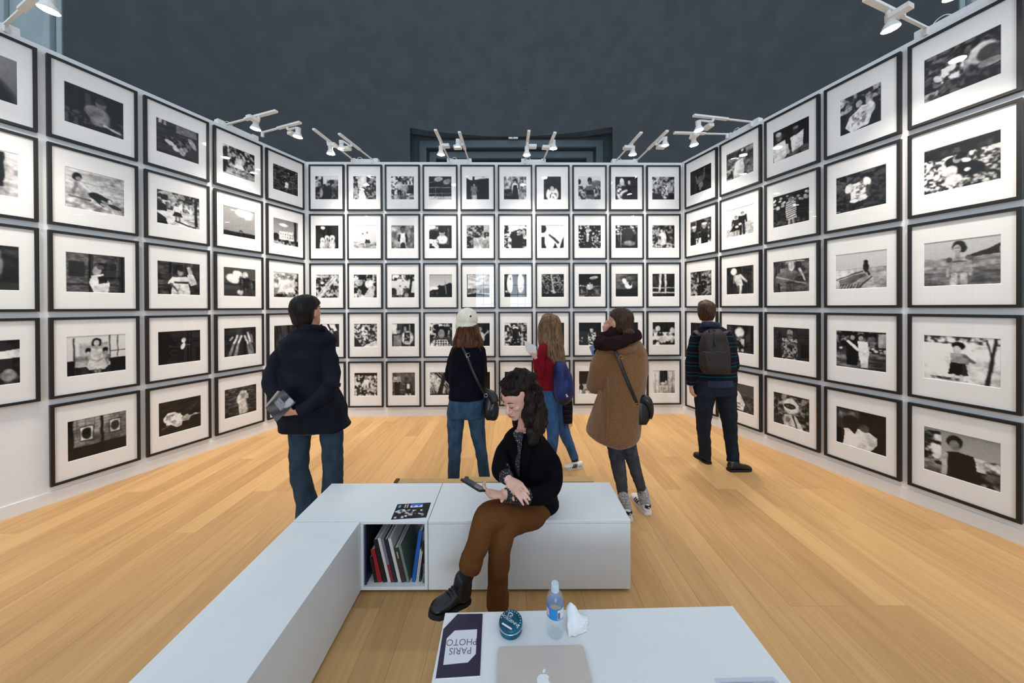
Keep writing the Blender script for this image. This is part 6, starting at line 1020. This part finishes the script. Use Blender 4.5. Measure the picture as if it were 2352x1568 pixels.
part('zip_pull', tube([at(1630, 812, Y - .293), at(1631, 830, Y - .294)], .003, 5, 1), M_BLK, bp); part('badge', bar(at(1636, 797, Y - .262), at(1646, 797, Y - .262), .004, .012), M_BLK, bp, False)
# ---- seated woman reading her phone
def A(x, y, Yd): return at(x, y, Yd)
r = person('seated woman with curly dark hair, black blazer and rust trousers, reading a phone', (at(1215, 1160, 2.05).x, 2.05, 0))
def lm(pts, scale=1.0, n=18): return join([tube([at(x, y, d) for x, y, rr, d in pts], [rr * scale for x, y, rr, d in pts], n, 4), ball(at(pts[0][0], pts[0][1], pts[0][3]), pts[0][2] * scale * .98)])
Y = 2.05
tor = [(985, 1176, 1222, .06, -.03), (995, 1165, 1238, .085, -.03), (1008, 1156, 1254, .105, -.02), (1030, 1152, 1264, .125, -.01), (1060, 1156, 1268, .13, 0), (1095, 1168, 1272, .135, .01), (1130, 1182, 1278, .145, .03), (1160, 1192, 1284, .155, .05), (1178, 1200, 1286, .155, .06), (1187, 1212, 1280, .14, .06)]
rarm = [(1170, 1022, .055, 2.03), (1155, 1050, .058, 1.96), (1150, 1078, .055, 1.89), (1158, 1092, .048, 1.83)]; rfor = [(1152, 1070, .047, 1.91), (1156, 1086, .046, 1.86), (1168, 1100, .036, 1.80)]
larm = [(1243, 1024, .056, 2.05), (1264, 1058, .060, 2.0), (1270, 1105, .058, 1.93), (1248, 1135, .052, 1.84), (1212, 1140, .046, 1.78)]; lfor = [(1216, 1140, .043, 1.785), (1190, 1139, .041, 1.76), (1160, 1137, .037, 1.73)]
lleg = [(1252, 1165, .105, 2.10), (1222, 1175, .100, 1.97), (1180, 1182, .090, 1.83), (1142, 1184, .080, 1.73), (1117, 1192, .069, 1.67), (1106, 1222, .062, 1.645), (1094, 1258, .058, 1.645), (1080, 1297, .054, 1.65)]
rleg = [(1215, 1165, .100, 2.09), (1190, 1185, .092, 1.92), (1160, 1205, .076, 1.74), (1150, 1238, .066, 1.70), (1146, 1285, .060, 1.71), (1144, 1335, .057, 1.725), (1143, 1385, .058, 1.74)]
hd = Head(A(1187, 911, 1.97), (-.60, -.62, -.50), (-.12, -.22, .96), 1.0)
rwr = A(1168, 1101, 1.795); lwr = A(1152, 1134, 1.72)
hr = hand(rwr, A(1190, 1121, 1.735) - rwr, (-.05, -.5, .85), (.28, .25, .25, .3), 1, .98, .04, (.9, .35), .25)
hl = hand(lwr, A(1118, 1134, 1.655) - lwr, (.15, .25, -.95), (.30, .35, .40, .5), 1, .98, .03, (.55, .75), .1)
wear('body', fuse(hd.skin() + [lm([(1207, 940, .046, 2.02), (1205, 980, .047, 2.05), (1202, 1005, .065, 2.04)]), sil(tor, Y, scale=.84), lm(rarm, .55), lm(larm, .6), lm([(1216, 1140, .027, 1.785), (1180, 1138, .026, 1.745), (1152, 1134, .025, 1.72)]), lm([(1158, 1090, .025, 1.84), (1168, 1101, .025, 1.795)]), lm(lleg, .75), lm(rleg, .75), lm([(1080, 1297, .036, 1.65), (1066, 1335, .034, 1.65), (1066, 1352, .035, 1.65)]), lm([(1143, 1380, .036, 1.74), (1143, 1405, .036, 1.75)])] + hr + hl, .0045, 2), M_SKIN2, r)
wear('blazer', fuse([sil(tor, Y), lm(rarm), lm(larm)], .0075, 3, folds(.008, 9, 9, 10, 71)), M_BLACKW, r)
for sd in (0, 1): part('lapel', tube([A((1176, 1222)[sd], 990, 1.955), A((1178, 1212)[sd], 1020, 1.908), A((1184, 1206)[sd], 1060, 1.905), A((1190, 1203)[sd], 1100, 1.905)], [.014, .026, .022, .008], 10, 4, ref=(1, 0, 0), ratio=.28), M_BLACKW, r)
wear('blouse', fuse([tube([A(1190, 992, 1.95), A(1188, 1020, 1.922), A(1188, 1060, 1.905), A(1191, 1095, 1.905)], [.036, .030, .019, .009], 14, 4, ref=(1, 0, 0), ratio=.5)], .005, 2), M_DOT, r)
wear('blouse_cuff', fuse([lm(rfor)], .005, 2, folds(.004, 20, 20, 30)), M_DOT, r); wear('blouse_cuff', fuse([lm(lfor)], .005, 2, folds(.004, 30, 20, 20)), M_DOT, r)
wear('trousers', fuse([lm(lleg), lm(rleg), sil([(1135, 1200, 1278, .13, .06), (1165, 1195, 1284, .15, .06), (1188, 1200, 1282, .15, .05)], Y)], .0075, 3, folds(.008, 9, 9, 14, 77)), M_TROU, r)
wear('trouser_cuff', fuse([lm([(1085, 1280, .0605, 1.648), (1079, 1302, .0600, 1.65)])], .005, 1), M_TROU, r); wear('trouser_cuff', fuse([lm([(1143.5, 1364, .0625, 1.737), (1143, 1389, .062, 1.742)])], .005, 1), M_TROU, r)
M_SOCKD = mat('dark_sock', rgb(34, 26, 28), .9, var=.2, vscale=20)
part('sock', lm([(1078, 1300, .042, 1.65), (1068, 1328, .040, 1.65), (1064, 1345, .042, 1.65)]), M_SOCKD, r); part('sock', lm([(1143, 1385, .042, 1.742), (1143, 1402, .042, 1.75)]), M_SOCKD, r)
h0, t0 = A(1074, 1378, 1.68), A(987, 1417, 1.535); sh, (a, d, up, s, L_) = shoe(h0, t0, .098, .115, r, M_LEATH, M_SOLE, 'ankle_boot')
bt_ = wear('boot_shaft', fuse([lm([(1064, 1330, .047, 1.65), (1062, 1348, .050, 1.648), (1056, 1366, .052, 1.645)])], .006, 2), M_LEATH, r)
for k in range(4): f = .42 + .06 * k; c_ = a + d * f * L_ + up * (.098 - .13 * (f - .40)); part('lace', tube([c_ - s * .022, c_ + up * .006, c_ + s * .022], .0028, 6, 3), M_BLK, r)
part('lace', tube([a + d * .42 * L_ + up * .10, a + d * .40 * L_ + up * .125 + s * -.03, a + d * .50 * L_ + up * .10 + s * -.045, a + d * .45 * L_ + up * .095], .0018, 5, 4), M_BLK, r)
h0 = on_z(1148, 1412, 0); shoe(h0 + Vector((.01, .03, 0)), h0 + Vector((-.02, -.22, 0)), .098, .115, r, M_LEATH, M_SOLE, 'ankle_boot')
# face
M_LIP = mat('lips', rgb(178, 96, 92), .45, var=.05, vscale=40)
for d_ in (-1, 1):
    part('eyebrow', tube([hd.p(d_ * .014, .034, .0925), hd.p(d_ * .032, .040, .089), hd.p(d_ * .050, .033, .077)], [.0030, .0034, .0015], 6, 4, ref=hd.u, ratio=.6), M_HAIRB, r)
    part('eyelashes', tube([hd.p(d_ * .016, .008, .0905), hd.p(d_ * .030, .003, .0925), hd.p(d_ * .044, .007, .085)], [.0010, .0022, .0010], 6, 4), M_HAIRB, r)
part('lips', tube([hd.p(-.023, -.070, .091), hd.p(-.010, -.068, .1005), hd.p(0, -.070, .102), hd.p(.010, -.068, .1005), hd.p(.023, -.070, .091)], [.002, .0052, .0058, .0052, .002], 8, 4, ref=hd.u), M_LIP, r)
# hair: gathered crown, long curls on her left side
mass = [hd.loft([(-.02, .070, -.022, .100), (.015, .080, .0, .112), (.05, .086, .050, .118), (.08, .082, .078, .115), (.108, .066, .070, .096), (.130, .040, .040, .055), (.138, .016, .015, .02)]),
        lm([(1214, 890, .060, 1.99), (1226, 915, .066, 2.0), (1233, 945, .066, 1.98), (1232, 975, .058, 1.955), (1224, 1000, .044, 1.925), (1215, 1022, .022, 1.905)]), lm([(1232, 930, .052, 2.04), (1238, 955, .058, 2.05), (1236, 985, .048, 2.06), (1230, 1005, .03, 2.05)]), lm([(1205, 935, .048, 2.06), (1196, 965, .05, 2.08), (1192, 995, .04, 2.09)]), lm([(1180, 866, .045, 1.98), (1200, 864, .055, 2.0), (1222, 876, .055, 2.02)]), lm([(1176, 880, .05, 1.95), (1200, 882, .06, 1.965), (1222, 900, .06, 1.98)]), lm([(1206, 893, .040, 1.945), (1213, 920, .040, 1.935), (1216, 950, .042, 1.93), (1217, 980, .034, 1.925)])]
wear('hair', fuse(mass, .006, 2, folds(.017, 24, 24, 20, 5)), M_HAIRD, r)
def hp0(t, u):
    th = -1.15 + 2.5 * (u[0] * .5 + .5); el = .86 + .6 * t; q = .118 + .010 * u[1] + .006 * math.sin(t * 14 + u[2] * 6); return hd.p(math.sin(th) * q * math.cos(el) * .85, .035 + math.sin(el) * q * .92, math.cos(th) * q * math.cos(el) * .50 + .022 - .07 * t)
crown_ = strands(150, 24, hp0, 0, .0019, .018, (.8, 1.1))
def hp(t, u): a_ = u[0]; x = 1228 + 16 * a_ + 10 * math.sin(t * 9 + u[1] * 3) * .6 + 4 * t; return at(x, 880 + 12 * abs(a_) + t * 128, 1.935 + .05 * abs(a_) * (1 - t) - .012 * u[2] - .01 * t)
part('curls', strands(70, 21, hp, 0, .0026, .02, (.7, 1.05)), M_HAIRD, r)
def hp2(t, u): a_ = u[0]; x = 1193 + 34 * a_ + 8 * t * a_; return at(x, 862 - 10 * math.cos(a_ * 1.5) + 14 * abs(a_) ** 2 - t * 7 * u[2] + t * 16 * abs(a_), 1.955 + .06 * u[1])
part('crown_locks', join([crown_, strands(46, 22, hp2, 0, .0010, .03)]), M_HAIRD, r)
def hp3(t, u): x = 1158 + 4 * u[0] - 7 * math.sin(t * 3.2); return at(x, 885 + t * 62 + 8 * u[1], 1.925 + .03 * u[2])
part('side_curl', strands(10, 23, hp3, 0, .0014, .015, (.5, 1)), M_HAIRD, r)
part('hair_clip', tube([hd.p(-.02, .125, .03), hd.p(.0, .133, .025), hd.p(.03, .128, .02)], .004, 6, 3), M_STEEL, r)
fg = rwr + (A(1190, 1121, 1.735) - rwr).normalized() * .108; dr = (A(1190, 1121, 1.735) - rwr).normalized(); s1, s2 = frame_of(dr); part('ring', tube([fg + (s1 * math.cos(a) + s2 * math.sin(a)) * .0105 + dr.cross(Vector((-.05, -.5, .85))).normalized() * -.008 for a in [i * math.pi / 6 for i in range(13)]], .0014, 5, 1), M_STEEL, r)
# phone in her left hand
ph = thing('smartphone', 'black smartphone held by the seated woman', 'phone', tuple(A(1092, 1116, 1.64)))
pq = [A(1064, 1104, 1.665), A(1078, 1104, 1.70), A(1113, 1120, 1.635), A(1098, 1125, 1.60)]
pu = (pq[3] - pq[0]).normalized(); pc = sum(pq, Vector()) / 4; pv = (pq[1] - pq[0]); pv = (pv - pu * pv.dot(pu)).normalized(); pn = pu.cross(pv)
if pn.z < 0: pn = -pn
Rm = Matrix((pu, pv, pn)).transposed()
fixn(part('case', xf(slab(rrect(.140, .070, .009), -.005, .004), pc, Rm), M_BLK, ph, False))
scr = part('screen', xf(slab(rrect(.128, .062, .004), .004, .0045), pc, Rm), mat('phone_screen', rgb(70, 76, 84), .12, col2=rgb(120, 124, 120), vscale=40), ph, False); fixn(scr)
